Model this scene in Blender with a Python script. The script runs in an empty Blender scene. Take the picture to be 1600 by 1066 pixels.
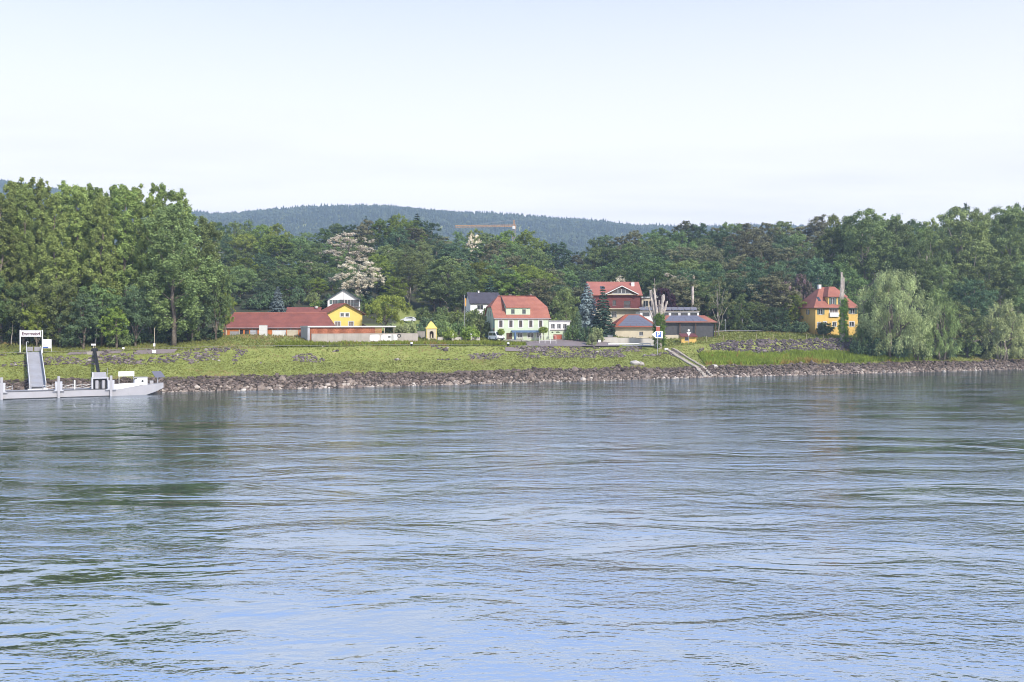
import bpy, math, random
import numpy as np
from mathutils import Vector, Matrix
random.seed(11)
rng = np.random.default_rng(11)
sc = bpy.context.scene
col = sc.collection

# ------------------------------------------------------------------ camera
F, CX, HZ, CAMH = 1555.0, 800.0, 505.0, 12.5      # focal length in photo pixels, principal column, horizon row, eye height
cam_d = bpy.data.cameras.new('camera'); cam = bpy.data.objects.new('camera', cam_d); col.objects.link(cam)
cam.location = (0, 0, CAMH); cam.rotation_euler = (math.radians(90), 0, 0)
cam_d.lens = 35.0; cam_d.sensor_width = 36.0; cam_d.shift_y = -28.0/1600.0
cam_d.clip_start = 0.5; cam_d.clip_end = 12000
sc.camera = cam

# ------------------------------------------------------------------ sky, sun, exposure
SUN_EL, SUN_AZ = math.radians(36), math.radians(142)     # azimuth clockwise from +Y (the view direction)
world = bpy.data.worlds.new('World'); sc.world = world; world.use_nodes = True
wn = world.node_tree; wn.nodes.clear()
def N(nt, t, **kw):
    n = nt.nodes.new(t)
    for k, v in kw.items(): setattr(n, k, v)
    return n
def L(nt, a, b): nt.links.new(a, b)
sky = N(wn, 'ShaderNodeTexSky', sky_type='NISHITA', sun_disc=False, sun_elevation=SUN_EL, sun_rotation=SUN_AZ,
        altitude=200, air_density=1.0, dust_density=1.6, ozone_density=1.4)
bg = N(wn, 'ShaderNodeBackground'); bg.inputs['Strength'].default_value = 0.15
wo = N(wn, 'ShaderNodeOutputWorld')
# thin high cloud over the whole sky: a hand-tinted veil plus long flat streaks on a cloud plane overhead
tc = N(wn, 'ShaderNodeTexCoord'); sp = N(wn, 'ShaderNodeSeparateXYZ'); L(wn, tc.outputs['Generated'], sp.inputs[0])
zc = N(wn, 'ShaderNodeMath', operation='MAXIMUM'); L(wn, sp.outputs['Z'], zc.inputs[0]); zc.inputs[1].default_value = 0.0
za = N(wn, 'ShaderNodeMath', operation='ADD'); L(wn, zc.outputs[0], za.inputs[0]); za.inputs[1].default_value = 0.05
dv = N(wn, 'ShaderNodeVectorMath', operation='DIVIDE'); L(wn, tc.outputs['Generated'], dv.inputs[0])
cb = N(wn, 'ShaderNodeCombineXYZ')
for i in range(3): L(wn, za.outputs[0], cb.inputs[i])
L(wn, cb.outputs[0], dv.inputs[1])
mp = N(wn, 'ShaderNodeMapping'); L(wn, dv.outputs[0], mp.inputs['Vector'])
mp.inputs['Scale'].default_value = (0.33, 0.62, 0.0); mp.inputs['Rotation'].default_value = (0, 0, 0.35); mp.inputs['Location'].default_value = (3.1, 1.7, 0)
nz = N(wn, 'ShaderNodeTexNoise'); L(wn, mp.outputs[0], nz.inputs['Vector'])
nz.inputs['Scale'].default_value = 1.0; nz.inputs['Detail'].default_value = 6; nz.inputs['Roughness'].default_value = 0.55
cr = N(wn, 'ShaderNodeMapRange'); L(wn, nz.outputs['Fac'], cr.inputs['Value'])
cr.inputs['From Min'].default_value = 0.48; cr.inputs['From Max'].default_value = 0.70; cr.inputs['To Max'].default_value = 0.6
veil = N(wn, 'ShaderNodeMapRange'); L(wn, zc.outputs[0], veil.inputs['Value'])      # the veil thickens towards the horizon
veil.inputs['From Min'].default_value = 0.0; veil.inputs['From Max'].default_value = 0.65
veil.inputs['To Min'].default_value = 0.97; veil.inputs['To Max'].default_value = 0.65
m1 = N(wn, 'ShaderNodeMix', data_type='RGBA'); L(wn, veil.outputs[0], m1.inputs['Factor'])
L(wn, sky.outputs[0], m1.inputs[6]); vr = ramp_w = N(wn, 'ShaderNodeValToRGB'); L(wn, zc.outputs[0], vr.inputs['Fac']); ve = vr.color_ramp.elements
ve.new(0.15); ve.new(0.31); ve.new(0.43); ve[0].position = 0.0; ve[0].color = (1.0, 0.86, 0.78, 1); ve[1].color = (0.69, 0.635, 0.61, 1); ve[2].color = (0.43, 0.43, 0.475, 1); ve[3].color = (0.335, 0.43, 0.68, 1); ve[4].position = 0.85; ve[4].color = (0.27, 0.38, 0.66, 1)  # upper stops set bluer and brighter so the river reflects blue
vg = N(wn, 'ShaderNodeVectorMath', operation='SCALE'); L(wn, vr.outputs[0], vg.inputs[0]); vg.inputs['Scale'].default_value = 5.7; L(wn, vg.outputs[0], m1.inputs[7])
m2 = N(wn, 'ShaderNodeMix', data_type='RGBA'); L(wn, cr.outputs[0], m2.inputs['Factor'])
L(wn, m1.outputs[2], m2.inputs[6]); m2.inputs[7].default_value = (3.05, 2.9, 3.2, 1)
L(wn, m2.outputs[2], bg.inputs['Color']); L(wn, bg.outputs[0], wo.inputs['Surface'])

sun_d = bpy.data.lights.new('sun', 'SUN'); sun_d.energy = 2.45; sun_d.angle = math.radians(4.0); sun_d.color = (1.0, 0.93, 0.83)
sun = bpy.data.objects.new('sun', sun_d); col.objects.link(sun)
_sd = Vector((math.sin(SUN_AZ)*math.cos(SUN_EL), math.cos(SUN_AZ)*math.cos(SUN_EL), math.sin(SUN_EL)))
sun.rotation_euler = (-_sd).to_track_quat('-Z', 'Y').to_euler(); sun.location = (60, -80, 120)
sc.view_settings.view_transform = 'Standard'; sc.view_settings.look = 'None'; sc.view_settings.gamma = 1.0
sc.view_settings.exposure = 1.32
sc.view_settings.use_curve_mapping = False
sc.render.engine = 'CYCLES'
sc.cycles.max_bounces = 5; sc.cycles.diffuse_bounces = 2; sc.cycles.glossy_bounces = 2; sc.cycles.transmission_bounces = 2
sc.cycles.volume_bounces = 0; sc.cycles.transparent_max_bounces = 4
sc.cycles.filter_width = 1.0; sc.cycles.use_denoising = True; sc.cycles.denoiser = "OPENIMAGEDENOISE"; sc.cycles.sample_clamp_indirect = 6

# ------------------------------------------------------------------ materials
def new_mat(name):
    m = bpy.data.materials.new(name); m.use_nodes = True
    nt = m.node_tree; b = nt.nodes['Principled BSDF']; return m, nt, b
def ramp(nt, fac, stops):
    r = N(nt, 'ShaderNodeValToRGB'); L(nt, fac, r.inputs['Fac'])
    e = r.color_ramp.elements
    while len(e) < len(stops): e.new(0.5)
    for k, (p, c) in enumerate(stops): e[k].position = p; e[k].color = (*c, 1)
    return r
def noise(nt, scale, detail=4, vec=None, rough=0.55, dim='3D'):
    n = N(nt, 'ShaderNodeTexNoise'); n.inputs['Scale'].default_value = scale; n.inputs['Detail'].default_value = detail
    n.inputs['Roughness'].default_value = rough
    if vec is not None: L(nt, vec, n.inputs['Vector'])
    return n
def pmat(name, c, var=0.18, scale=1.2, rough=0.8, bump=0.0, stain=0.0, stain_col=(0.12, 0.11, 0.09), spec=0.3, metal=0.0):
    """plain surface with grain, soft colour variation and weather stains"""
    m, nt, b = new_mat(name)
    tcn = N(nt, 'ShaderNodeTexCoord'); n = noise(nt, scale, 6, tcn.outputs['Object'])
    lo = tuple(max(0, x*(1-var)) for x in c); hi = tuple(min(1, x*(1+var)) for x in c)
    r = ramp(nt, n.outputs['Fac'], [(0.3, lo), (0.7, hi)]); out = r.outputs[0]
    if stain:
        mpn = N(nt, 'ShaderNodeMapping'); L(nt, tcn.outputs['Object'], mpn.inputs['Vector']); mpn.inputs['Scale'].default_value = (1.6, 1.6, 0.25)
        n2 = noise(nt, 1.0, 6, mpn.outputs[0], 0.65)
        mr = N(nt, 'ShaderNodeMapRange'); L(nt, n2.outputs['Fac'], mr.inputs['Value'])
        mr.inputs['From Min'].default_value = 0.5; mr.inputs['From Max'].default_value = 0.75; mr.inputs['To Max'].default_value = stain
        mx = N(nt, 'ShaderNodeMix', data_type='RGBA'); L(nt, mr.outputs[0], mx.inputs['Factor']); L(nt, out, mx.inputs[6]); mx.inputs[7].default_value = (*stain_col, 1)
        out = mx.outputs[2]
    L(nt, out, b.inputs['Base Color']); b.inputs['Roughness'].default_value = rough
    b.inputs['Specular IOR Level'].default_value = spec; b.inputs['Metallic'].default_value = metal
    if bump:
        n3 = noise(nt, 9.0, 4, tcn.outputs['Object']); bp = N(nt, 'ShaderNodeBump'); bp.inputs['Strength'].default_value = bump; bp.inputs['Distance'].default_value = 0.03
        L(nt, n3.outputs['Fac'], bp.inputs['Height']); L(nt, bp.outputs[0], b.inputs['Normal'])
    return m
def roofmat(name, c, c2, pitch=0.33):
    """clay tile courses: rows by height, mottled old and new tiles"""
    m, nt, b = new_mat(name)
    tcn = N(nt, 'ShaderNodeTexCoord')
    n1 = noise(nt, 0.5, 5, tcn.outputs['Object']); n2 = noise(nt, 6.0, 3, tcn.outputs['Object'])
    ad = N(nt, 'ShaderNodeMath', operation='ADD'); L(nt, n1.outputs['Fac'], ad.inputs[0]); L(nt, n2.outputs['Fac'], ad.inputs[1])
    r = ramp(nt, ad.outputs[0], [(0.0, c2), (1.0, c)]); r.color_ramp.elements[0].position = 0.75; r.color_ramp.elements[1].position = 1.2 if False else 1.0
    hf = N(nt, 'ShaderNodeMath', operation='MULTIPLY'); L(nt, ad.outputs[0], hf.inputs[0]); hf.inputs[1].default_value = 0.5
    L(nt, hf.outputs[0], r.inputs['Fac']); r.color_ramp.elements[0].position = 0.38; r.color_ramp.elements[1].position = 0.6
    s = N(nt, 'ShaderNodeSeparateXYZ'); L(nt, tcn.outputs['Object'], s.inputs[0])
    dvn = N(nt, 'ShaderNodeMath', operation='DIVIDE'); L(nt, s.outputs['Z'], dvn.inputs[0]); dvn.inputs[1].default_value = pitch
    fr = N(nt, 'ShaderNodeMath', operation='FRACT'); L(nt, dvn.outputs[0], fr.inputs[0])
    r2 = ramp(nt, fr.outputs[0], [(0.0, (0.62, 0.62, 0.62)), (0.25, (1, 1, 1))])
    mx = N(nt, 'ShaderNodeMix', data_type='RGBA', blend_type='MULTIPLY'); mx.inputs['Factor'].default_value = 1
    L(nt, r.outputs[0], mx.inputs[6]); L(nt, r2.outputs[0], mx.inputs[7]); L(nt, mx.outputs[2], b.inputs['Base Color'])
    b.inputs['Roughness'].default_value = 0.85; b.inputs['Specular IOR Level'].default_value = 0.2
    bp = N(nt, 'ShaderNodeBump'); bp.inputs['Strength'].default_value = 0.5; bp.inputs['Distance'].default_value = 0.05
    L(nt, fr.outputs[0], bp.inputs['Height']); L(nt, bp.outputs[0], b.inputs['Normal'])
    return m
def leafmat(name, c, hue=0.035, val=0.45, trans=0.35, c_alt=None, alt=0.0):
    """foliage: each leaf spray has its own tint, each tree its own shade"""
    m, nt, b = new_mat(name); nt.nodes.remove(b)
    at = N(nt, 'ShaderNodeAttribute', attribute_name='tint'); oi = N(nt, 'ShaderNodeObjectInfo')
    base = N(nt, 'ShaderNodeRGB'); base.outputs[0].default_value = (*c, 1); o = base.outputs[0]
    if c_alt:
        gt = N(nt, 'ShaderNodeMath', operation='GREATER_THAN'); L(nt, at.outputs['Fac'], gt.inputs[0]); gt.inputs[1].default_value = 1-alt
        mx = N(nt, 'ShaderNodeMix', data_type='RGBA'); L(nt, gt.outputs[0], mx.inputs['Factor']); L(nt, o, mx.inputs[6]); mx.inputs[7].default_value = (*c_alt, 1); o = mx.outputs[2]
    hs = N(nt, 'ShaderNodeHueSaturation'); L(nt, o, hs.inputs['Color'])
    h = N(nt, 'ShaderNodeMapRange'); L(nt, oi.outputs['Random'], h.inputs['Value']); h.inputs['To Min'].default_value = 0.5-hue; h.inputs['To Max'].default_value = 0.5+hue
    L(nt, h.outputs[0], hs.inputs['Hue'])
    mul = N(nt, 'ShaderNodeMath', operation='MULTIPLY'); L(nt, oi.outputs['Random'], mul.inputs[0]); mul.inputs[1].default_value = 7.31
    frc = N(nt, 'ShaderNodeMath', operation='FRACT'); L(nt, mul.outputs[0], frc.inputs[0])
    v1 = N(nt, 'ShaderNodeMapRange'); L(nt, frc.outputs[0], v1.inputs['Value']); v1.inputs['To Min'].default_value = 1-val*0.7; v1.inputs['To Max'].default_value = 1+val*0.7
    v2 = N(nt, 'ShaderNodeMapRange'); L(nt, at.outputs['Fac'], v2.inputs['Value']); v2.inputs['To Min'].default_value = 1-val; v2.inputs['To Max'].default_value = 1+val
    vm = N(nt, 'ShaderNodeMath', operation='MULTIPLY'); L(nt, v1.outputs[0], vm.inputs[0]); L(nt, v2.outputs[0], vm.inputs[1]); L(nt, vm.outputs[0], hs.inputs['Value'])
    d = N(nt, 'ShaderNodeBsdfDiffuse'); t = N(nt, 'ShaderNodeBsdfTranslucent'); ms = N(nt, 'ShaderNodeMixShader'); ms.inputs[0].default_value = trans
    L(nt, hs.outputs[0], d.inputs['Color']); L(nt, hs.outputs[0], t.inputs['Color'])
    L(nt, d.outputs[0], ms.inputs[1]); L(nt, t.outputs[0], ms.inputs[2])
    L(nt, ms.outputs[0], nt.nodes['Material Output'].inputs['Surface'])
    return m
def tintmat(name, stops, rough=0.9):
    m, nt, b = new_mat(name); at = N(nt, 'ShaderNodeAttribute', attribute_name='tint')
    r = ramp(nt, at.outputs['Fac'], stops); tcn = N(nt, 'ShaderNodeTexCoord'); n = noise(nt, 3.0, 5, tcn.outputs['Object'])
    r2 = ramp(nt, n.outputs['Fac'], [(0.3, (0.7, 0.7, 0.7)), (0.7, (1.1, 1.1, 1.1))])
    mx = N(nt, 'ShaderNodeMix', data_type='RGBA', blend_type='MULTIPLY'); mx.inputs['Factor'].default_value = 1
    L(nt, r.outputs[0], mx.inputs[6]); L(nt, r2.outputs[0], mx.inputs[7]); L(nt, mx.outputs[2], b.inputs['Base Color'])
    b.inputs['Roughness'].default_value = rough; b.inputs['Specular IOR Level'].default_value = 0.2
    return m
M = {}
M['white'] = pmat('white_paint', (0.56, 0.56, 0.55), 0.06, 0.8, 0.6, stain=0.25, stain_col=(0.4, 0.38, 0.33))
M['cleanwhite'] = pmat('clean_white', (0.68, 0.68, 0.68), 0.04, 0.8, 0.5)
M['mint'] = pmat('mint_render', (0.43, 0.49, 0.36), 0.06, 0.6, 0.9, stain=0.2, stain_col=(0.42, 0.46, 0.36))
M['mintdark'] = pmat('sea_green_render', (0.20, 0.31, 0.27), 0.1, 0.6, 0.9, stain=0.25)
M['yellow'] = pmat('lemon_render', (0.60, 0.47, 0.13), 0.07, 0.6, 0.9, stain=0.15, stain_col=(0.45, 0.36, 0.12))
M['ochre'] = pmat('ochre_render', (0.60, 0.40, 0.12), 0.08, 0.6, 0.9, stain=0.2, stain_col=(0.42, 0.27, 0.09))
M['cream'] = pmat('cream_render', (0.48, 0.42, 0.32), 0.08, 0.6, 0.9, stain=0.25, stain_col=(0.36, 0.31, 0.24))
M['palewall'] = pmat('whitewash', (0.42, 0.395, 0.365), 0.08, 0.7, 0.9, stain=0.4, stain_col=(0.28, 0.26, 0.22))
M['concrete'] = pmat('concrete', (0.32, 0.29, 0.26), 0.12, 0.5, 0.9, bump=0.2, stain=0.5, stain_col=(0.2, 0.19, 0.16))
M['redwood'] = pmat('oxblood_boards', (0.13, 0.04, 0.038), 0.15, 1.0, 0.8)
M['orange'] = pmat('orange_timber', (0.48, 0.16, 0.05), 0.2, 1.5, 0.85, stain=0.3)
M['rust'] = pmat('rusty_slats', (0.40, 0.15, 0.08), 0.3, 2.5, 0.85)
M['rooftile'] = roofmat('new_clay_tiles', (0.33, 0.135, 0.095), (0.25, 0.095, 0.07))
M['roofpink'] = roofmat('pale_clay_tiles', (0.34, 0.135, 0.105), (0.26, 0.10, 0.08))
M['roofold'] = roofmat('weathered_tiles', (0.24, 0.085, 0.066), (0.165, 0.062, 0.052))
M['roofbright'] = roofmat('bright_tiles', (0.30, 0.09, 0.05), (0.22, 0.065, 0.042))
M['slate'] = roofmat('dark_slate', (0.075, 0.07, 0.09), (0.05, 0.048, 0.062))
M['greenroof'] = roofmat('dark_green_roof', (0.05, 0.075, 0.08), (0.03, 0.05, 0.055))
M['grey'] = pmat('grey_steel', (0.35, 0.355, 0.385), 0.08, 1.0, 0.55, stain=0.25, stain_col=(0.25, 0.22, 0.2))
M['palegrey'] = pmat('pale_grey_paint', (0.27, 0.265, 0.28), 0.05, 0.7, 0.55, stain=0.2, stain_col=(0.32, 0.29, 0.27))
M['darkgrey'] = pmat('dark_grey', (0.06, 0.06, 0.065), 0.2, 2.0, 0.6)
M['black'] = pmat('black_rubber', (0.018, 0.018, 0.02), 0.2, 2.0, 0.6)
M['brownwood'] = pmat('brown_timber', (0.10, 0.06, 0.04), 0.2, 2.0, 0.8)
M['woodpost'] = pmat('weathered_post', (0.42, 0.36, 0.26), 0.2, 3.0, 0.9)
M['garage'] = pmat('brick_red_door', (0.32, 0.09, 0.06), 0.1, 2.0, 0.7)
M['blue'] = pmat('sign_blue', (0.04, 0.10, 0.36), 0.05, 1.0, 0.5)
M['parasol'] = pmat('parasol_blue', (0.08, 0.13, 0.22), 0.1, 1.0, 0.85)
M['teal'] = pmat('teal_banner', (0.04, 0.20, 0.24), 0.1, 1.0, 0.6)
M['redbanner'] = pmat('red_banner', (0.32, 0.05, 0.05), 0.1, 1.0, 0.6)
M['textred'] = pmat('dark_red_lettering', (0.07, 0.015, 0.03), 0.05, 1.0, 0.6)
M['craneyellow'] = pmat('crane_orange', (0.50, 0.27, 0.10), 0.1, 0.5, 0.6)
M['flag'] = pmat('orange_cloth', (0.62, 0.32, 0.08), 0.1, 1.0, 0.8)
M['shutter'] = pmat('green_shutters', (0.09, 0.13, 0.12), 0.15, 2.0, 0.7)
M['bark'] = pmat('grey_brown_bark', (0.15, 0.125, 0.10), 0.4, 2.5, 0.95, bump=0.6)
M['palebark'] = pmat('pale_bark', (0.26, 0.235, 0.20), 0.3, 2.0, 0.95, bump=0.4, stain=0.5, stain_col=(0.12, 0.1, 0.09))
M['deadwood'] = pmat('bleached_deadwood', (0.36, 0.315, 0.28), 0.35, 1.2, 0.95, bump=0.6, stain=0.6, stain_col=(0.2, 0.16, 0.13))
M['tarmac'] = pmat('mauve_tarmac', (0.19, 0.155, 0.15), 0.12, 0.35, 0.95, stain=0.25, stain_col=(0.15, 0.13, 0.12))
M['path'] = pmat('gravel_path', (0.24, 0.225, 0.18), 0.15, 0.6, 0.95)
M['roadlight'] = pmat('light_road', (0.30, 0.29, 0.27), 0.1, 0.5, 0.95)
M['carsilver'] = pmat('silver_car_paint', (0.60, 0.61, 0.63), 0.02, 0.5, 0.25, spec=0.6)
M['carwhite'] = pmat('white_car_paint', (0.80, 0.80, 0.80), 0.02, 0.5, 0.25, spec=0.6)
m_, nt_, b_ = new_mat('window_glass'); b_.inputs['Base Color'].default_value = (0.035, 0.04, 0.045, 1); b_.inputs['Roughness'].default_value = 0.06; b_.inputs['Specular IOR Level'].default_value = 0.7; M['glass'] = m_
m_, nt_, b_ = new_mat('curtained_glass'); b_.inputs['Base Color'].default_value = (0.16, 0.13, 0.12, 1); b_.inputs['Roughness'].default_value = 0.12; b_.inputs['Specular IOR Level'].default_value = 0.6; M['curtain'] = m_
m_, nt_, b_ = new_mat('solar_cells'); b_.inputs['Base Color'].default_value = (0.11, 0.11, 0.14, 1); b_.inputs['Roughness'].default_value = 0.4; b_.inputs['Specular IOR Level'].default_value = 0.5; M['solar'] = m_
M['stone'] = tintmat('riprap_stone', [(0.0, (0.075, 0.058, 0.05)), (0.45, (0.16, 0.125, 0.105)), (0.8, (0.29, 0.24, 0.20)), (1.0, (0.46, 0.41, 0.36))])
M['stonedark'] = tintmat('mauve_stone', [(0.0, (0.06, 0.05, 0.052)), (0.5, (0.13, 0.105, 0.105)), (0.85, (0.24, 0.20, 0.19)), (1.0, (0.44, 0.41, 0.38))])
M['grassblade'] = leafmat('grass_blades', (0.215, 0.235, 0.068), 0.0, 0.24, 0.3, (0.28, 0.225, 0.10), 0.17)
M['weed'] = leafmat('tall_weeds', (0.216, 0.290, 0.047), 0.02, 0.4, 0.35, (0.26, 0.20, 0.06), 0.10)
M['leaf_poplar'] = leafmat('poplar_leaves', (0.25, 0.315, 0.10), 0.012, 0.42, 0.40)
M['leaf_dark'] = leafmat('dark_broad_leaves', (0.115, 0.172, 0.088), 0.018, 0.45, 0.35)
M['leaf_mid'] = leafmat('mid_green_leaves', (0.18, 0.24, 0.092), 0.025, 0.45, 0.35)
M['leaf_bright'] = leafmat('fresh_green_leaves', (0.231, 0.295, 0.067), 0.02, 0.42, 0.40)
M['leaf_olive'] = leafmat('olive_leaves', (0.20, 0.205, 0.11), 0.02, 0.45, 0.35)
M['leaf_willow'] = leafmat('grey_green_willow_leaves', (0.28, 0.325, 0.15), 0.015, 0.40, 0.35)
M['leaf_fir'] = leafmat('dark_fir_needles', (0.054, 0.090, 0.060), 0.015, 0.5, 0.1)
M['leaf_spruce'] = leafmat('blue_spruce_needles', (0.183, 0.231, 0.231), 0.01, 0.45, 0.1)
M['leaf_blossom'] = leafmat('cream_blossom', (0.191, 0.215, 0.096), 0.01, 0.35, 0.35, (0.74, 0.67, 0.52), 0.75)
M['leaf_purple'] = leafmat('copper_leaves', (0.080, 0.041, 0.058), 0.01, 0.45, 0.3)
M['leaf_birch'] = leafmat('birch_leaves', (0.223, 0.240, 0.112), 0.01, 0.4, 0.4)
M['leaf_ivy'] = leafmat('ivy_leaves', (0.136, 0.223, 0.048), 0.01, 0.45, 0.3)
M['leaf_lilac'] = leafmat('pinkish_twigs_and_leaves', (0.159, 0.143, 0.096), 0.01, 0.4, 0.3, (0.30, 0.20, 0.22), 0.4)
M['farwood'] = tintmat('far_woods', [(0.0, (0.022, 0.034, 0.022)), (0.6, (0.05, 0.07, 0.034)), (1.0, (0.085, 0.10, 0.045))])

# ------------------------------------------------------------------ mesh helpers
class MB:
    def __init__(s): s.v = []; s.f = []
    def add(s, vs, fs):
        o = len(s.v); s.v += [tuple(p) for p in vs]; s.f += [tuple(o+i for i in f) for f in fs]; return s
    def box(s, x0, y0, z0, x1, y1, z1):
        return s.add([(x0,y0,z0),(x1,y0,z0),(x1,y1,z0),(x0,y1,z0),(x0,y0,z1),(x1,y0,z1),(x1,y1,z1),(x0,y1,z1)],
                     [(0,3,2,1),(4,5,6,7),(0,1,5,4),(1,2,6,5),(2,3,7,6),(3,0,4,7)])
    def fbox(s, fr, u0, u1, v0, v1, o0, o1):
        P = lambda u, v, o: fr[0]+fr[1]*u+Vector((0,0,1))*v+fr[2]*o
        return s.add([P(u0,v0,o1),P(u1,v0,o1),P(u1,v0,o0),P(u0,v0,o0),P(u0,v1,o1),P(u1,v1,o1),P(u1,v1,o0),P(u0,v1,o0)],
                     [(0,3,2,1),(4,5,6,7),(0,1,5,4),(1,2,6,5),(2,3,7,6),(3,0,4,7)])
    def tube(s, pts, rad, n=6, cap=True):
        pts = [Vector(p) for p in pts]; rings = []
        for i, p in enumerate(pts):
            t = (pts[min(i+1, len(pts)-1)]-pts[max(i-1, 0)]).normalized()
            a = t.orthogonal().normalized() if abs(t.z) < 0.95 else Vector((1,0,0)); a = (a-t*a.dot(t)).normalized(); b = t.cross(a)
            r = rad[i] if isinstance(rad, (list, tuple)) else rad
            rings.append([p+(a*math.cos(2*math.pi*k/n)+b*math.sin(2*math.pi*k/n))*r for k in range(n)])
        vs = [q for r in rings for q in r]; fs = []
        for i in range(len(pts)-1):
            for k in range(n): fs.append((i*n+k, i*n+(k+1)%n, (i+1)*n+(k+1)%n, (i+1)*n+k))
        if cap: fs += [tuple(range(n-1, -1, -1)), tuple((len(pts)-1)*n+k for k in range(n))]
        return s.add(vs, fs)
    def bar(s, a, b, r=0.04, n=4): return s.tube([a, b], r, n)
    def slab(s, poly, th=0.18):
        """planar polygon (top face, counter-clockwise from above) thickened downwards"""
        n = len(poly); top = [Vector(p) for p in poly]; bot = [p-Vector((0,0,th)) for p in top]
        return s.add(top+bot, [tuple(range(n)), tuple(range(2*n-1, n-1, -1))]+[(k, n+k, n+(k+1)%n, (k+1)%n) for k in range(n)])
    def prism(s, poly, d):
        """polygon pushed along vector d"""
        n = len(poly); a = [Vector(p) for p in poly]; b = [p+Vector(d) for p in a]
        return s.add(a+b, [tuple(range(n)), tuple(range(2*n-1, n-1, -1))]+[(k, n+k, n+(k+1)%n, (k+1)%n) for k in range(n)])
    def build(s, name, mat, parent=None, smooth=False):
        me = bpy.data.meshes.new(name); me.from_pydata(s.v, [], s.f); me.materials.append(M[mat] if isinstance(mat, str) else mat)
        if smooth: me.polygons.foreach_set('use_smooth', [True]*len(me.polygons))
        me.update(); o = bpy.data.objects.new(name, me); col.objects.link(o)
        if parent is not None: o.parent = parent
        return o
def np_mesh(name, V, Fq, mat, parent=None, tint=None, smooth=False):
    """fast mesh from numpy: V (n,3), Fq (m,k) faces with k corners"""
    me = bpy.data.meshes.new(name); k = Fq.shape[1]; m = len(Fq)
    me.vertices.add(len(V)); me.vertices.foreach_set('co', np.ascontiguousarray(V, dtype=np.float32).ravel())
    me.loops.add(m*k); me.loops.foreach_set('vertex_index', np.ascontiguousarray(Fq, dtype=np.int32).ravel())
    me.polygons.add(m); me.polygons.foreach_set('loop_start', np.arange(0, m*k, k, dtype=np.int32))
    me.polygons.foreach_set('use_smooth', np.full(m, smooth))
    if tint is not None:
        a = me.attributes.new('tint', 'FLOAT', 'FACE'); a.data.foreach_set('value', np.asarray(tint, dtype=np.float32))
    me.update(calc_edges=True); me.validate(); me.materials.append(M[mat] if isinstance(mat, str) else mat)
    o = bpy.data.objects.new(name, me); col.objects.link(o)
    if parent is not None: o.parent = parent
    return o
def tag(o, label=None, cat=None, group=None, kind=None):
    if label: o['label'] = label
    if cat: o['category'] = cat
    if group: o['group'] = group
    if kind: o['kind'] = kind
    return o
def thing(name, label, cat, loc, rz=0.0, group=None):
    o = bpy.data.objects.new(name, None); o.empty_display_size = 0.5; col.objects.link(o); o.location = loc; o.rotation_euler = (0, 0, rz)
    return tag(o, label, cat, group)
def text_part(name, s, size, mat, parent, loc, rot, width=None, ext=0.01):
    cu = bpy.data.curves.new(name, 'FONT'); cu.body = s; cu.size = size; cu.extrude = ext; cu.align_x = 'CENTER'; cu.align_y = 'CENTER'; cu.offset = size*0.03
    t = bpy.data.objects.new(name+'_curve', cu); col.objects.link(t); bpy.context.view_layer.update()
    me = bpy.data.meshes.new_from_object(t.evaluated_get(bpy.context.evaluated_depsgraph_get())); bpy.data.objects.remove(t)
    me.materials.clear(); me.materials.append(M[mat]); o = bpy.data.objects.new(name, me); col.objects.link(o); o.parent = parent
    o.location = loc; o.rotation_euler = rot
    if width:
        xs = [v.co.x for v in me.vertices]; k = width/(max(xs)-min(xs)); o.scale = (k, 1, 1)
    return o

# ------------------------------------------------------------------ terrain
_sx = np.array([-3000,-600,-300,-150,-95,-84,-70,-62,-45,-25,0,28,44,77,139,300,800,3000.])
_sy = np.array([  60, 110, 130, 148,168,173.5,178,180,187.5,197,207.5,221,229,242,270,330,480,900.])
_gx = np.arange(-3000, 3001, 2.0); _gy = np.interp(_gx, _sx, _sy); _k = np.exp(-0.5*(np.arange(-8, 9)/2.5)**2); _k /= _k.sum()
_gy = np.convolve(np.pad(_gy, 8, mode='edge'), _k, mode='valid')
def shore(X): return np.interp(X, _gx, _gy)
_env = np.array([[-600,345],[330,345],[400,350],[450,360],[500,358],[560,345],[600,342],[660,340],[690,368],[730,366],[780,362],[820,358],[860,382],[900,396],
                 [930,374],[970,364],[1030,354],[1090,346],[1150,348],[1200,346],[1260,350],[1300,340],[1340,330],[1390,334],[1430,348],[1470,330],[1510,322],[1560,324],[1600,318],[2600,318.]])
def env(px): return np.interp(px, _env[:,0], _env[:,1])
_rdg = np.array([[-900,262],[0,282],[60,294],[200,318],[330,333],[450,331],[520,327],[580,325],[640,326],[700,333],[760,339],[830,345],[900,347],[990,356],[1040,357],[1090,359],[1200,354],[1290,354],[1500,360],[2500,362.]])
def ridge(px): return np.interp(px, _rdg[:,0], _rdg[:,1])
def _vn(x, y, s, seed):
    """cheap smooth value noise on arrays"""
    x = np.asarray(x, float)/s+seed*17.3; y = np.asarray(y, float)/s+seed*9.7
    xi = np.floor(x); yi = np.floor(y); fx = x-xi; fy = y-yi; fx = fx*fx*(3-2*fx); fy = fy*fy*(3-2*fy)
    h = lambda a, b: np.modf(np.abs(np.sin(a*127.1+b*311.7+seed*74.7)*43758.5453))[0]
    return (h(xi,yi)*(1-fx)+h(xi+1,yi)*fx)*(1-fy)+(h(xi,yi+1)*(1-fx)+h(xi+1,yi+1)*fx)*fy-0.5
def ss(t): t = np.clip(t, 0, 1); return t*t*(3-2*t)
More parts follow.
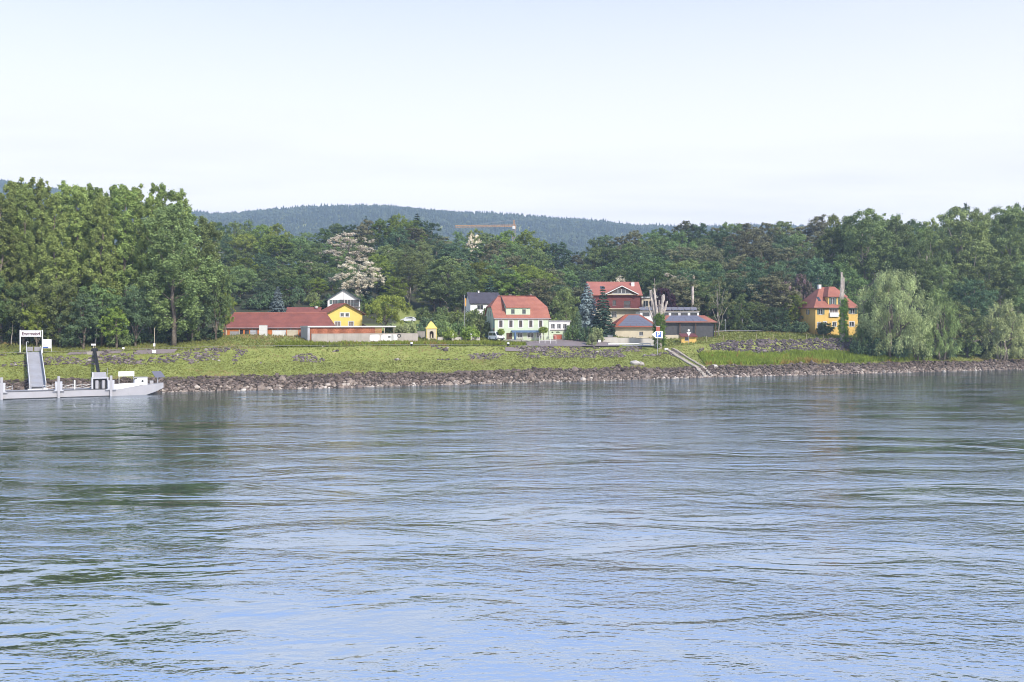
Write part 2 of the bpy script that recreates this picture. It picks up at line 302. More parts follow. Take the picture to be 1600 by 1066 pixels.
def ground(X, Y, rough=True):
    X = np.asarray(X, float); Y = np.asarray(Y, float); d = Y-shore(X)
    zcr = np.interp(X, [-100,-90,-60,-20,10,38,50,65,140], [6.4,6.6,7.4,7.4,6.8,6.3,7.5,8.1,8.1])
    z45 = np.interp(X, [-100,-60,-35,0,38,60], [8.4,9.6,9.0,8.6,8.9,10.1])
    low = np.interp(d, [-60,-6,0,5,9,15], [-5,-2.2,0,2.2,3.1,4.6])
    z = np.where(d < 15, low, np.where(d < 22, 4.6+(zcr-4.6)*np.clip((d-15)/7, 0, 1),
        np.where(d < 26, zcr+0.1*(d-22)/4, zcr+0.1+(z45-zcr-0.1)*np.clip((d-26)/19, 0, 1))))
    y0 = shore(X)+58; px = CX+F*X/np.maximum(Y, 430); yc = 430.0
    px4 = CX+F*X/yc; th = np.interp(px4, [300, 1230, 1330, 1700], [15, 16, 25, 27])
    zc_ = CAMH+(HZ-env(px4))*yc/F-th
    t = np.clip((Y-y0)/np.maximum(yc-y0, 30), 0, 1); hill = 0.65*t+0.35*ss(t)
    z = z+np.where(Y > y0, (zc_-z)*hill, 0)
    zp = 44.0; z = np.where(Y > yc, zc_+(zp-zc_)*ss((Y-yc-60)/400), z)
    zr = CAMH+(HZ-ridge(px))*2500/F-9
    z = z+np.where(Y > 1300, (np.maximum(zr, zp)-zp)*(0.35*np.clip((Y-1300)/1200, 0, 1)+0.65*ss((Y-1300)/1200)), 0)
    z = z-np.where(Y > 2560, (Y-2560)*0.05, 0)
    if rough:
        k = np.clip((d-3)/4, 0, 1)
        z = z+k*(_vn(X,Y,5.0,1)*0.35+_vn(X,Y,1.7,2)*0.16)+np.where(Y > 1400, _vn(X,Y,260,3)*16*np.clip((Y-1400)/500,0,1), 0)
    return z
def gz(x, y): return float(ground(np.array([x]), np.array([y]))[0])
def at(px, py, Y): return Vector(((px-CX)/F*Y, Y, CAMH-(py-HZ)/F*Y))
def on(px, Y, dz=0.0):
    x = (px-CX)/F*Y; return Vector((x, Y, gz(x, Y)+dz))
_Ys = np.arange(150, 460, 0.25)
def hit(px, py):
    """point of the ground seen at a photo pixel"""
    xs = (px-CX)/F*_Ys; g = ground(xs, _Ys); ray = CAMH-(py-HZ)/F*_Ys
    i = np.argmax(g >= ray) if (g >= ray).any() else len(_Ys)-1
    return Vector((xs[i], _Ys[i], g[i]))

xs = np.concatenate([np.linspace(-2900,-420,40), np.linspace(-400,-112,60), np.arange(-110,190,1.1), np.linspace(192,460,60), np.linspace(480,2900,40)])
ds = np.concatenate([np.arange(-14,-1,1.5), np.arange(-1,48,0.6), np.arange(48,110,2.0), np.arange(112,300,6.0), np.arange(310,1300,45.0), np.arange(1310,2700,35.0), np.arange(2750,5000,250.)])
XX, DD = np.meshgrid(xs, ds); SH = shore(XX); kk = np.clip(1-(DD-110)/1100, 0, 1); S0 = 200.0
YY = DD+SH*kk+S0*(1-kk)
ZZ = ground(XX, YY); nr, nc = XX.shape
V = np.stack([XX.ravel(), YY.ravel(), ZZ.ravel()], 1)
ii = (np.arange(nr-1)[:,None]*nc+np.arange(nc-1)[None,:]).ravel(); Fq = np.stack([ii, ii+1, ii+nc+1, ii+nc], 1)
m, nt, b = new_mat('meadow_and_soil')
gp = N(nt, 'ShaderNodeNewGeometry'); n1 = noise(nt, 0.09, 6, gp.outputs['Position'], 0.6); n2 = noise(nt, 0.9, 6, gp.outputs['Position'], 0.7)
ad = N(nt, 'ShaderNodeMath', operation='MULTIPLY_ADD'); L(nt, n2.outputs['Fac'], ad.inputs[0]); ad.inputs[1].default_value = 0.55; 
hf = N(nt, 'ShaderNodeMath', operation='MULTIPLY'); L(nt, n1.outputs['Fac'], hf.inputs[0]); hf.inputs[1].default_value = 0.45; L(nt, hf.outputs[0], ad.inputs[2])
gr = ramp(nt, ad.outputs[0], [(0.28,(0.14,0.11,0.065)),(0.38,(0.185,0.19,0.06)),(0.50,(0.195,0.225,0.058)),(0.64,(0.26,0.25,0.085)),(0.78,(0.28,0.22,0.11))])
sz = N(nt, 'ShaderNodeSeparateXYZ'); L(nt, gp.outputs['Position'], sz.inputs[0])
lowm = N(nt, 'ShaderNodeMapRange'); L(nt, sz.outputs['Z'], lowm.inputs['Value']); lowm.inputs['From Min'].default_value = 2.6; lowm.inputs['From Max'].default_value = 1.9
mx = N(nt, 'ShaderNodeMix', data_type='RGBA'); L(nt, lowm.outputs[0], mx.inputs['Factor']); L(nt, gr.outputs[0], mx.inputs[6]); mx.inputs[7].default_value = (0.06, 0.05, 0.042, 1)
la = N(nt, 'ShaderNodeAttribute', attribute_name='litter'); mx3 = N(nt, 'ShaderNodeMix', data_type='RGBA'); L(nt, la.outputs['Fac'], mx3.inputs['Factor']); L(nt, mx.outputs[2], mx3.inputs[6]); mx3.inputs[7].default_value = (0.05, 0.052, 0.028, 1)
L(nt, mx3.outputs[2], b.inputs['Base Color']); b.inputs['Roughness'].default_value = 0.95; b.inputs['Specular IOR Level'].default_value = 0.1
M['ground'] = m
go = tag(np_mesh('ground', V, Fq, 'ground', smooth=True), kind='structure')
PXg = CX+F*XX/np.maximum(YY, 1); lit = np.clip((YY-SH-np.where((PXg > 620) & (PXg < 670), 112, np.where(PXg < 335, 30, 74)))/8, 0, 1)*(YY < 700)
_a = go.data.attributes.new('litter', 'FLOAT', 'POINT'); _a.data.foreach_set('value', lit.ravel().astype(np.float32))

# river
m, nt, b = new_mat('river_water')
gp = N(nt, 'ShaderNodeNewGeometry')
def stretch(sx_, sy_, rot=0.42, loc=(0,0,0)):
    mpn = N(nt, 'ShaderNodeMapping'); L(nt, gp.outputs['Position'], mpn.inputs['Vector']); mpn.inputs['Scale'].default_value = (sx_, sy_, 1)
    mpn.inputs['Rotation'].default_value = (0, 0, -rot); mpn.inputs['Location'].default_value = loc; return mpn.outputs[0]
fine = noise(nt, 1.0, 2, stretch(2.0, 2.9, 0.1), 0.5); med = noise(nt, 1.0, 3, stretch(0.5, 0.8, 0.2), 0.5)
big = noise(nt, 1.0, 3, stretch(0.075, 0.14, 0.15), 0.6); patch = noise(nt, 1.0, 5, stretch(0.028, 0.085, 0.1, (5, 3, 0)), 0.6)
pm = N(nt, 'ShaderNodeMapRange'); L(nt, patch.outputs['Fac'], pm.inputs['Value']); pm.inputs['From Min'].default_value = 0.42; pm.inputs['From Max'].default_value = 0.60
pm.inputs['To Min'].default_value = 0.22; pm.inputs['To Max'].default_value = 1.0
def mul(a, k):
    x = N(nt, 'ShaderNodeMath', operation='MULTIPLY'); L(nt, a, x.inputs[0])
    if isinstance(k, (int, float)): x.inputs[1].default_value = k
    else: L(nt, k, x.inputs[1])
    return x.outputs[0]
def add(a, c):
    x = N(nt, 'ShaderNodeMath', operation='ADD'); L(nt, a, x.inputs[0]); L(nt, c, x.inputs[1]); return x.outputs[0]
micro = noise(nt, 1.0, 2, stretch(5.5, 7.5, 0.0), 0.5)
hgt = add(mul(add(add(mul(micro.outputs['Fac'], 0.016), mul(fine.outputs['Fac'], 0.075)), mul(med.outputs['Fac'], 0.095)), pm.outputs[0]), mul(big.outputs['Fac'], 0.34))
bp = N(nt, 'ShaderNodeBump'); bp.inputs['Strength'].default_value = 1.0; bp.inputs['Distance'].default_value = 1.0
L(nt, hgt, bp.inputs['Height']); L(nt, bp.outputs[0], b.inputs['Normal'])
b.inputs['Base Color'].default_value = (0.030, 0.042, 0.036, 1); b.inputs['Roughness'].default_value = 0.05; b.inputs['IOR'].default_value = 11.0; b.inputs['Specular Tint'].default_value = (0.85, 0.925, 1.0, 1); patch.inputs['Distortion'].default_value = 1.3; big.inputs['Distortion'].default_value = 0.9
M['water'] = m
wx = np.concatenate([np.linspace(-2900,-300,20), np.linspace(-280,300,117), np.linspace(320,2900,20)])
WX, WT = np.meshgrid(wx, np.linspace(0, 1, 30)); WY = -250+(shore(WX)+9+250)*WT
nr, nc = WX.shape; V = np.stack([WX.ravel(), WY.ravel(), np.zeros(WX.size)], 1)
ii = (np.arange(nr-1)[:,None]*nc+np.arange(nc-1)[None,:]).ravel(); Fq = np.stack([ii, ii+1, ii+nc+1, ii+nc], 1)
tag(np_mesh('river', V, Fq, 'water', smooth=True), kind='structure')

def strip(name, xa, xb, da, db, mat, dz=0.05, step=0.8, nw=4):
    """a sheet laid over the ground along the bank, da..db from the shore (functions or numbers)"""
    X = np.arange(xa, xb+step*0.5, step); fa = da if callable(da) else (lambda x: np.full_like(x, da)); fb = db if callable(db) else (lambda x: np.full_like(x, db))
    T = np.linspace(0, 1, nw+1)[:,None]; D = fa(X)[None,:]*(1-T)+fb(X)[None,:]*T; XXs = np.repeat(X[None,:], nw+1, 0); YYs = D+shore(XXs)
    ZZs = ground(XXs, YYs, False)+0.28+dz; nr, nc = XXs.shape
    V = np.stack([XXs.ravel(), YYs.ravel(), ZZs.ravel()], 1); ii = (np.arange(nr-1)[:,None]*nc+np.arange(nc-1)[None,:]).ravel()
    return tag(np_mesh(name, V, np.stack([ii, ii+1, ii+nc+1, ii+nc], 1), mat, smooth=True), kind='structure')
strip('dike_path', -150, 8, 23.2, 24.6, 'path', dz=0.02)
lot = strip('parking_lot', 3.5, 27, lambda x: 23.2+np.clip((x-20)*0.2, 0, 3), lambda x: np.interp(x, [3,12,20,27], [33,41,38,29]), 'tarmac', dz=0.0, nw=10)
strip('access_road', 27.4, 36, 25.2, 27.6, 'roadlight', dz=0.01)
strip('river_road', 30, 190, lambda x: 44+0*x, lambda x: 47.5+0*x, 'roadlight', dz=0.02)

# ------------------------------------------------------------------ stones of the bank
_t = (1+5**0.5)/2
ICO_V = np.array([[-1,_t,0],[1,_t,0],[-1,-_t,0],[1,-_t,0],[0,-1,_t],[0,1,_t],[0,-1,-_t],[0,1,-_t],[_t,0,-1],[_t,0,1],[-_t,0,-1],[-_t,0,1]])/math.sqrt(1+_t*_t)
ICO_F = np.array([[0,11,5],[0,5,1],[0,1,7],[0,7,10],[0,10,11],[1,5,9],[5,11,4],[11,10,2],[10,7,6],[7,1,8],[3,9,4],[3,4,2],[3,2,6],[3,6,8],[3,8,9],[4,9,5],[2,4,11],[6,2,10],[8,6,7],[9,8,1]])
def stones(name, X, Dv, size, tint, mat, label, sink=0.15):
    n = len(X); Yv = shore(X)+Dv; Zv = ground(X, Yv)
    v = np.repeat(ICO_V[None], n, 0)*(1+rng.uniform(-0.32, 0.32, (n,12,1)))
    v *= np.stack([rng.uniform(0.75,1.35,n), rng.uniform(0.7,1.2,n), rng.uniform(0.5,0.95,n)], 1)[:,None,:]*size[:,None,None]*0.5
    a = rng.uniform(0, 6.28, n); c, s = np.cos(a)[:,None], np.sin(a)[:,None]
    x, y = v[:,:,0]*c-v[:,:,1]*s, v[:,:,0]*s+v[:,:,1]*c; b = rng.uniform(-0.6, 0.6, n); c, s = np.cos(b)[:,None], np.sin(b)[:,None]
    y, z = y*c-v[:,:,2]*s, y*s+v[:,:,2]*c
    V = np.stack([x+X[:,None], y+Yv[:,None], z+(Zv+size*sink)[:,None]], 2).reshape(-1, 3)
    Fq = (ICO_F[None]+(np.arange(n)*12)[:,None,None]).reshape(-1, 3)
    return tag(np_mesh(name, V, Fq, mat, tint=np.repeat(tint, 20)), label, 'stones', kind='stuff')
def bankx(n, a=-112, b=195): return rng.uniform(a, b, n)
n = 19000; X = bankx(n); Dv = rng.uniform(-1.0, 6.3, n); top = 5.4+_vn(X, X*0, 7, 5)*2.2+_vn(X, X*0, 2.0, 6)*1.0; k = Dv < top; X, Dv = X[k], Dv[k]
sz_ = rng.lognormal(-0.84, 0.42, len(X)); tn = np.clip(rng.beta(1.6, 2.4, len(X))*0.85+0.35*np.clip((2.6-Dv)/3, -0.5, 1), 0, 1)
stones('riprap_stones', X, Dv, sz_, tn, 'stone', 'grey brown riprap stones packed along the waterline of the bank')
# upper stone band on the right-hand dike slope
n = 5200; X = bankx(n, 50, 150); Dv = rng.uniform(12.5, 22.6, n); lo = np.interp(X, [50,58,75,150], [17,14.8,13.6,13.0])+_vn(X, X*0, 4, 7)*2.5; hi = np.interp(X, [50,56,75,150], [20.5,22.2,22.4,22.0])+_vn(X, X*0, 3, 8)*1.2
k = (Dv > lo) & (Dv < hi); X, Dv = X[k], Dv[k]
stones('dike_stones', X, Dv, rng.lognormal(-0.55, 0.3, len(X)), np.clip(rng.beta(1.4, 2.6, len(X)), 0, 1), 'stonedark', 'mauve grey stone pitching on the upper dike slope below the lawn', 0.1)
# scattered stones showing through the grass of the upper slope
n = 7500; X = bankx(n, -112, 48); Dv = rng.uniform(14.5, 22.5, n); w = _vn(X, Dv*2.0, 9, 9)+_vn(X, Dv, 2.5, 10)*0.7
k = w > 0.17+0.25*(X < -62)*0-0.22*((X > -100) & (X < -79))-0.12*((X > 3) & (X < 16) & (Dv > 18)); X, Dv = X[k], Dv[k]
stones('slope_stones', X, Dv, rng.lognormal(-0.95, 0.32, len(X)), np.clip(rng.beta(1.8, 2.0, len(X)), 0, 1), 'stonedark', 'loose stones showing through the grass of the upper bank', 0.1)

# ------------------------------------------------------------------ grass and weeds
def blades(name, X, Dv, hgt, wid, mat, label, cat, nb=3, lean=0.45, z0=0.0):
    n = len(X); Yv = shore(X)+Dv; Zv = ground(X, Yv)-0.04+z0; Vs = []; T = []
    tint = np.clip(0.5+_vn(X, Yv*1.8, 13, 21)*0.75+_vn(X, Yv, 4, 23)*0.6+_vn(X, Yv, 1.3, 22)*0.3+rng.normal(0, 0.12, n)+0.22*np.exp(-((Dv-6.2)/1.6)**2)+0.10*(Dv > 15), 0, 1)
    for j in range(nb):
        a = rng.uniform(0, 6.28, n); h = hgt*rng.uniform(0.6, 1.2, n); w = wid*rng.uniform(0.7, 1.3, n); l = h*lean*rng.uniform(0.2, 1.3, n); bdir = rng.uniform(0, 6.28, n)
        ox, oy = rng.uniform(-0.2, 0.2, n), rng.uniform(-0.2, 0.2, n); dx, dy = np.cos(a)*w, np.sin(a)*w
        p0 = np.stack([X+ox-dx, Yv+oy-dy, Zv], 1); p1 = np.stack([X+ox+dx, Yv+oy+dy, Zv], 1); p2 = np.stack([X+ox+np.cos(bdir)*l, Yv+oy+np.sin(bdir)*l, Zv+h], 1)
        Vs.append(np.stack([p0, p1, p2], 1)); T.append(tint)
    V = np.concatenate(Vs).reshape(-1, 3); Fq = np.arange(len(V)).reshape(-1, 3)
    return tag(np_mesh(name, V, Fq, mat, tint=np.concatenate(T)), label, cat, kind='stuff')
def lotfree(X, Dv): return ~((X > 3) & (X < 36.5) & (Dv > 22.8) & (Dv < 41)) & ~((Dv > 22.9) & (Dv < 24.8) & (X < 8)) & ~((X > 30) & (Dv > 43.5) & (Dv < 48))
n = 58000; X = bankx(n, -115, 165); Dv = rng.uniform(4.6, 26, n); edge = 5.2+_vn(X, X*0, 7, 5)*2.0; k = (Dv > edge) & lotfree(X, Dv) & ~((X > 54) & (Dv > 14.5) & (Dv < 21.5))
k &= rng.random(n) < np.where(Dv > 16, 0.75, 1.0); X, Dv = X[k], Dv[k]
blades('bank_grass', X, Dv, rng.uniform(0.10, 0.28, len(X)), 0.11, 'grassblade', 'green and straw coloured grass on the river bank', 'grass')
n = 26000; X = bankx(n, -115, 165); Dv = rng.uniform(26, 60, n); k = lotfree(X, Dv); X, Dv = X[k], Dv[k]
blades('meadow_grass', X, Dv, rng.uniform(0.2, 0.6, len(X)), 0.14, 'grassblade', 'rough meadow grass behind the dike path', 'grass')
n = 12000; X = bankx(n, 46, 112); Dv = rng.uniform(6.5, 15.5, n); k = rng.random(n) < (0.5+_vn(X, Dv, 3.5, 31)*1.2)*(X < 95)+0.25; X, Dv = X[k], Dv[k]
blades('tall_weeds', X, Dv, rng.uniform(0.5, 1.25, len(X)), 0.16, 'weed', 'tall yellow green weeds on the lower bank right of the steps', 'weeds', nb=4, lean=0.6)
n = 6000; X = bankx(n, -50, 16); Dv = rng.uniform(25, 29.5, n); k = lotfree(X, Dv) & (rng.random(n) < 0.45+_vn(X, Dv, 4, 33)); X, Dv = X[k], Dv[k]
blades('verge_weeds', X, Dv, rng.uniform(0.5, 1.1, len(X)), 0.15, 'weed', 'leafy weeds along the verge below the garden wall', 'weeds', nb=4, lean=0.6)

# ------------------------------------------------------------------ trees
def unit(n):
    v = rng.normal(size=(n, 3)); return v/np.linalg.norm(v, axis=1, keepdims=True)
def leaf_quads(P, Nrm, size, aspect=0.6, hang=None):
    """pointed leaf sprays (diamonds) at P facing Nrm; hang: pull the long axis downwards"""
    n = len(P); t = unit(n)
    if hang is not None: t = t*(1-hang)+np.array([0, 0, -1.0])*hang
    t -= Nrm*np.sum(t*Nrm, 1, keepdims=True); t /= np.linalg.norm(t, axis=1, keepdims=True)+1e-9; b = np.cross(Nrm, t)
    s = (size*rng.uniform(0.6, 1.35, n))[:,None]; a = aspect*rng.uniform(0.7, 1.3, n)[:,None]
    V = np.stack([P-t*s*0.5, P+b*s*a*0.5, P+t*s*0.5+Nrm*s*0.12, P-b*s*a*0.5], 1).reshape(-1, 3)
    return V, np.arange(4*n).reshape(-1, 4)
def crown_mesh(C, R, per, size, flat=0.8, aspect=0.6, hang=None, droop=0.0):
    """leaf sprays round clump centres C (n,3) with radii R (n)"""
    n = len(C); cnt = np.maximum((per*(R/np.mean(R))**2).astype(int), 6); idx = np.repeat(np.arange(n), cnt); m = len(idx)
    u = unit(m); r = np.minimum(np.abs(rng.normal(0.62, 0.42, m)), 1.75); P = C[idx]+u*np.array([1, 1, flat])*(R[idx]*r)[:,None]
    if droop: P[:,2] -= droop*rng.random(m)**1.5*R[idx]*2
    nr = u*0.8+unit(m)*0.75+np.array([0, 0, 0.35]); nr /= np.linalg.norm(nr, axis=1, keepdims=True)
    V, Fq = leaf_quads(P, nr, size, aspect, hang)
    ct = rng.normal(0.5, 0.17, n)[idx]; tint = np.clip(ct+rng.normal(0, 0.14, m), 0, 1)
    return V, Fq, tint
def limb(mb, a, b, r0, r1, wob=0.08, n=5, seg=4):
    a, b = Vector(a), Vector(b); ln = (b-a).length; pts = []; rad = []
    for i in range(seg+1):
        t = i/seg; p = a.lerp(b, t); k = math.sin(t*math.pi)*wob*ln
        p += Vector((random.uniform(-k, k), random.uniform(-k, k), random.uniform(0, k))); pts.append(p); rad.append(r0*(1-t)+r1*t)
    mb.tube(pts, rad, n)
PROTO = {}
def proto(key, H, W, trunk, crown, leafmat_, bark='bark'):
    """store meshes of one tree: trunk (with limbs) and crown; nominal height H and width W"""
    tm = bpy.data.meshes.new('trunk'); tm.from_pydata(trunk.v, [], trunk.f); tm.materials.append(M[bark]); tm.polygons.foreach_set('use_smooth', [True]*len(tm.polygons)); tm.update()
    V, Fq, tint = crown; o = np_mesh('crown', V, Fq, leafmat_, tint=tint); cm = o.data; bpy.data.objects.remove(o)
    PROTO[key] = (H, W, tm, cm)
def broad(key, mat, H=15.0, W=10.0, base=0.05, lobes=9, clumps=210, per=86, leaf=0.36, bark='bark', top=0.5, gap=1.0, flat=0.75, aspect=0.6, tr=0.32, spread=0.34):
    mb = MB(); limb(mb, (0,0,-1.0), (random.uniform(-.4,.4), random.uniform(-.4,.4), H*0.72), tr, tr*0.25, 0.03, 7, 6)
    cz = H*(base+1)/2; hz = H*(1-base)/2; LC, LR = [], []
    for i in range(lobes):
        a = i*2.399+random.uniform(-.5,.5); z = -0.8+1.75*(i+0.5)/lobes; rr = math.sqrt(max(0.05, 1-z*z*0.85))*random.uniform(0.45, 0.72)
        if i == lobes-1: rr = 0.08
        if i == 0: z += 0.1
        p = Vector((math.cos(a)*rr*W/2, math.sin(a)*rr*W/2, cz+z*hz*0.74)); R = random.uniform(0.8, 1.15)*spread*W*(1-0.25*max(z, 0))
        LC.append(p); LR.append(R)
        limb(mb, (0, 0, max(H*base*0.7, p.z-H*random.uniform(.22,.38))), p, tr*0.42, 0.05, 0.06, 5, 4)
    LC = np.array(LC); LR = np.array(LR); w = LR**2/np.sum(LR**2); li = rng.choice(lobes, clumps, p=w); u = unit(clumps); u[:,2] = np.where(rng.random(clumps) < 0.72, np.abs(u[:,2])*1.0, u[:,2])
    C = LC[li]+u*np.array([1, 1, 0.85])*(LR[li]*rng.uniform(0.62, 1.08, clumps))[:,None]
    R = rng.uniform(0.40, 1.05, clumps)*W*0.082*gap
    C[:,2] = np.clip(C[:,2], H*base*0.75, H*0.985-R*0.6)
    proto(key, H, W, mb, crown_mesh(C, R, per, leaf, flat, aspect), mat, bark)
def poplar(key, mat, H=32.0, W=9.0, base=0.12, clumps=450, per=88, leaf=0.42, bark='bark', shape=0.5):
    mb = MB(); limb(mb, (0,0,-1), (random.uniform(-.6,.6), 0, H*0.93), 0.42, 0.06, 0.012, 7, 8); C = []; R = []
    for i in range(30):
        t = (i+0.5)/30; z = H*(base+(0.96-base)*t); a = i*2.4+random.uniform(-.4,.4); prof = (1-t)**shape*min(1, 0.55+t*2.2)
        ln = W/2*prof*random.uniform(0.6, 1.1); up = ln*random.uniform(0.7, 1.5); tip = Vector((math.cos(a)*ln, math.sin(a)*ln, min(z+up*0.6, H*0.97)))
        st = Vector((0, 0, max(1.5, z-up*0.55))); limb(mb, st, tip, 0.12*(1.15-t), 0.03, 0.05, 4, 3)
        nn = max(3, int(clumps/30)); 
        for q in range(nn):
            s = random.uniform(0.35, 1.08); p = st.lerp(tip, s)+Vector((random.gauss(0,.5), random.gauss(0,.5), random.gauss(0.2,.7)))*(0.6+0.5*prof); C.append(p); R.append(random.uniform(0.4, 1.0)*W*0.085*(0.5+0.5*prof))
    for q in range(10): C.append((random.gauss(0,.25), random.gauss(0,.25), H*random.uniform(0.88, 0.985))); R.append(W*0.035)
    C = np.array([tuple(c) for c in C]); proto(key, H, W, mb, crown_mesh(C, np.array(R), per, leaf, 1.15, 0.6), mat, bark)
def conifer(key, mat, H=16.0, W=6.0, base=0.08, tiers=20, leaf=0.5, bark='bark', power=0.9, dens=1.0):
    mb = MB(); mb.tube([(0,0,-1), (0,0,H*0.5), (0,0,H*0.98)], [0.24, 0.15, 0.02], 6); P, Nr = [], []
    for i in range(tiers):
        t = i/(tiers-1); z = H*(base+(0.97-base)*t); ln = W/2*((1-t)**power)+0.15; nb = max(4, int(9*(1-t*0.5)))
        for j in range(nb):
            a = j*6.283/nb+i*0.7+random.uniform(-.25,.25); l = ln*random.uniform(0.75, 1.12); dz = -0.28*l+random.uniform(-.1,.1)*l
            if l > 0.8: mb.tube([(0,0,z), (math.cos(a)*l*0.85, math.sin(a)*l*0.85, z+dz*0.85)], [0.035, 0.012], 3)
            k = max(4, int(l*17*dens)); s = np.sqrt(rng.random(k)); wd = 0.26*l*(1.1-s)+0.14; off = rng.normal(0, 1, k)*wd
            x = math.cos(a)*l*s-math.sin(a)*off; y = math.sin(a)*l*s+math.cos(a)*off; zz = z+dz*s**1.2+rng.normal(0, 0.10, k)-np.abs(off)*0.3
            P.append(np.stack([x, y, zz], 1)); Nr.append(np.stack([math.cos(a)*0.5+rng.normal(0,.4,k), math.sin(a)*0.5+rng.normal(0,.4,k), 0.8+rng.normal(0,.3,k)], 1))
    P = np.concatenate(P); Nr = np.concatenate(Nr); Nr /= np.linalg.norm(Nr, axis=1, keepdims=True); V, Fq = leaf_quads(P, Nr, leaf, 0.45)
    tint = np.clip(0.5+rng.normal(0, 0.2, len(P)), 0, 1); proto(key, H, W, mb, (V, Fq, tint), mat, bark)
def pine(key, mat, H=18.0, W=8.0):
    mb = MB(); limb(mb, (0,0,-1), (0.3,0.2,H*0.93), 0.3, 0.08, 0.02, 7, 6); C, R = [], []
    for i in range(26):
        t = random.random()**0.8; z = H*(0.35+0.6*t); a = i*2.4; l = W/2*(1-t*0.55)*random.uniform(0.4, 1.0); p = Vector((math.cos(a)*l, math.sin(a)*l, z)); limb(mb, (0,0,z-l*0.35), p, 0.1, 0.03, 0.08, 4, 3)
        for q in range(4): C.append(tuple(p+Vector((random.gauss(0,.6), random.gauss(0,.6), random.gauss(.2,.3))))); R.append(random.uniform(0.6, 1.1))
    C.append((0.3,0.2,H*0.95)); R.append(0.8)
    proto(key, H, W, mb, crown_mesh(np.array(C), np.array(R), 75, 0.45, 0.55, 0.35), mat)
def willow(key, mat, H=18.0, W=17.0, lobes=15, clumps=300, per=92, leaf=0.45):
    mb = MB(); LC, LR = [], []
    for s in range(4):
        a = s*1.6+0.3; limb(mb, (math.cos(a)*0.5, math.sin(a)*0.5, -1), (math.cos(a)*W*0.16, math.sin(a)*W*0.16, H*0.45), 0.38, 0.16, 0.08, 6, 5)
    for i in range(lobes):
        a = i*2.399; t = (i+0.5)/lobes; z = H*(0.26+0.58*t); rr = W/2*(0.70 if t < 0.55 else 0.70*(1-(t-0.55)/0.6))*random.uniform(0.7, 1.05); p = Vector((math.cos(a)*rr, math.sin(a)*rr, z)); LC.append(tuple(p)); LR.append(W*random.uniform(0.13, 0.2))
        limb(mb, (math.cos(a)*rr*0.3, math.sin(a)*rr*0.3, H*0.3), p, 0.16, 0.04, 0.1, 5, 4)
    LC = np.array(LC); LR = np.array(LR); li = rng.integers(0, lobes, clumps); u = unit(clumps); C = LC[li]+u*(LR[li]*rng.uniform(0.5, 1.1, clumps))[:,None]; low = rng.random(clumps) < 0.18
    C[low,2] = rng.uniform(H*0.08, H*0.25, low.sum()); R = rng.uniform(0.6, 1.1, clumps)*W*0.058; C[:,2] = np.clip(C[:,2], H*0.07, H*0.97)
    proto(key, H, W, mb, crown_mesh(C, R, per, leaf, 1.0, 0.34, 0.55, 0.75), mat)
def shrub(key, mat, H=2.6, W=3.4, clumps=46, per=50, leaf=0.28):
    mb = MB()
    for s in range(6):
        a = s*1.05; limb(mb, (0,0,-0.3), (math.cos(a)*W*0.3, math.sin(a)*W*0.3, H*random.uniform(0.55, 0.85)), 0.05, 0.015, 0.08, 4, 3)
    u = unit(clumps); u[:,2] = np.abs(u[:,2]); C = u*np.array([W/2, W/2, H*0.8])*rng.uniform(0.45, 0.88, clumps)[:,None]+np.array([0, 0, H*0.14]); R = rng.uniform(0.5, 1.0, clumps)*W*0.14
    proto(key, H, W, mb, crown_mesh(C, R, per, leaf, 0.85), mat)
for i in range(5): poplar('poplar%d' % i, 'leaf_poplar', W=(9.0, 8.0, 10.0, 8.5, 9.5)[i], shape=(0.40, 0.34, 0.44, 0.36, 0.32)[i])
poplar('bigpoplar', 'leaf_mid', H=30, W=13, clumps=420, per=110, leaf=0.40, bark='bark', shape=0.42)
for i in range(4): broad('dark%d' % i, 'leaf_dark', W=(10, 9, 11, 9.5)[i], lobes=(9, 8, 11, 10)[i])
for i in range(4): broad('mid%d' % i, 'leaf_mid', W=(10, 9, 11, 10)[i], lobes=(9, 11, 8, 10)[i])
for i in range(2): broad('bright%d' % i, 'leaf_bright', W=(9, 10.5)[i])
for i in range(2): broad('olive%d' % i, 'leaf_olive', W=(8, 9.5)[i], gap=0.9)
for i in range(2): broad('tall%d' % i, 'leaf_mid', H=30, W=19, lobes=15, clumps=360, per=100, leaf=0.5, bark='palebark', tr=0.55, spread=0.24, gap=0.75, base=0.16)
broad('blossom', 'leaf_blossom', W=10, gap=0.85, clumps=140)
broad('purple', 'leaf_purple', H=8, W=6, leaf=0.35)
broad('lilac', 'leaf_lilac', H=7, W=7, leaf=0.35, gap=0.8)
broad('small', 'leaf_bright', H=7.5, W=8.5, base=0.12, leaf=0.34, clumps=120)
broad('birch', 'leaf_birch', H=14, W=7, base=0.22, clumps=95, per=55, leaf=0.32, bark='palebark', gap=0.75, tr=0.16, aspect=0.5)
for i in range(2): conifer('fir%d' % i, 'leaf_fir', W=(6.0, 7.5)[i], dens=2.0, leaf=0.55, base=0.04, power=0.8)
conifer('spruce', 'leaf_spruce', H=12, W=7.0, leaf=0.5, dens=2.6, base=0.03, power=0.75)
conifer('cypress', 'leaf_dark', H=8, W=2.6, leaf=0.3, power=0.45, dens=2.0)
for i in range(2): pine('pine%d' % i, 'leaf_fir' if i else 'leaf_olive')
willow('willow0', 'leaf_willow'); willow('willow1', 'leaf_willow', H=12, W=12, lobes=11, clumps=200)
willow('willow2', 'leaf_mid', H=16, W=12, lobes=12, clumps=230)
for i, mm in enumerate(['leaf_mid', 'leaf_bright', 'leaf_dark', 'leaf_willow']): shrub('shrub%d' % i, mm)
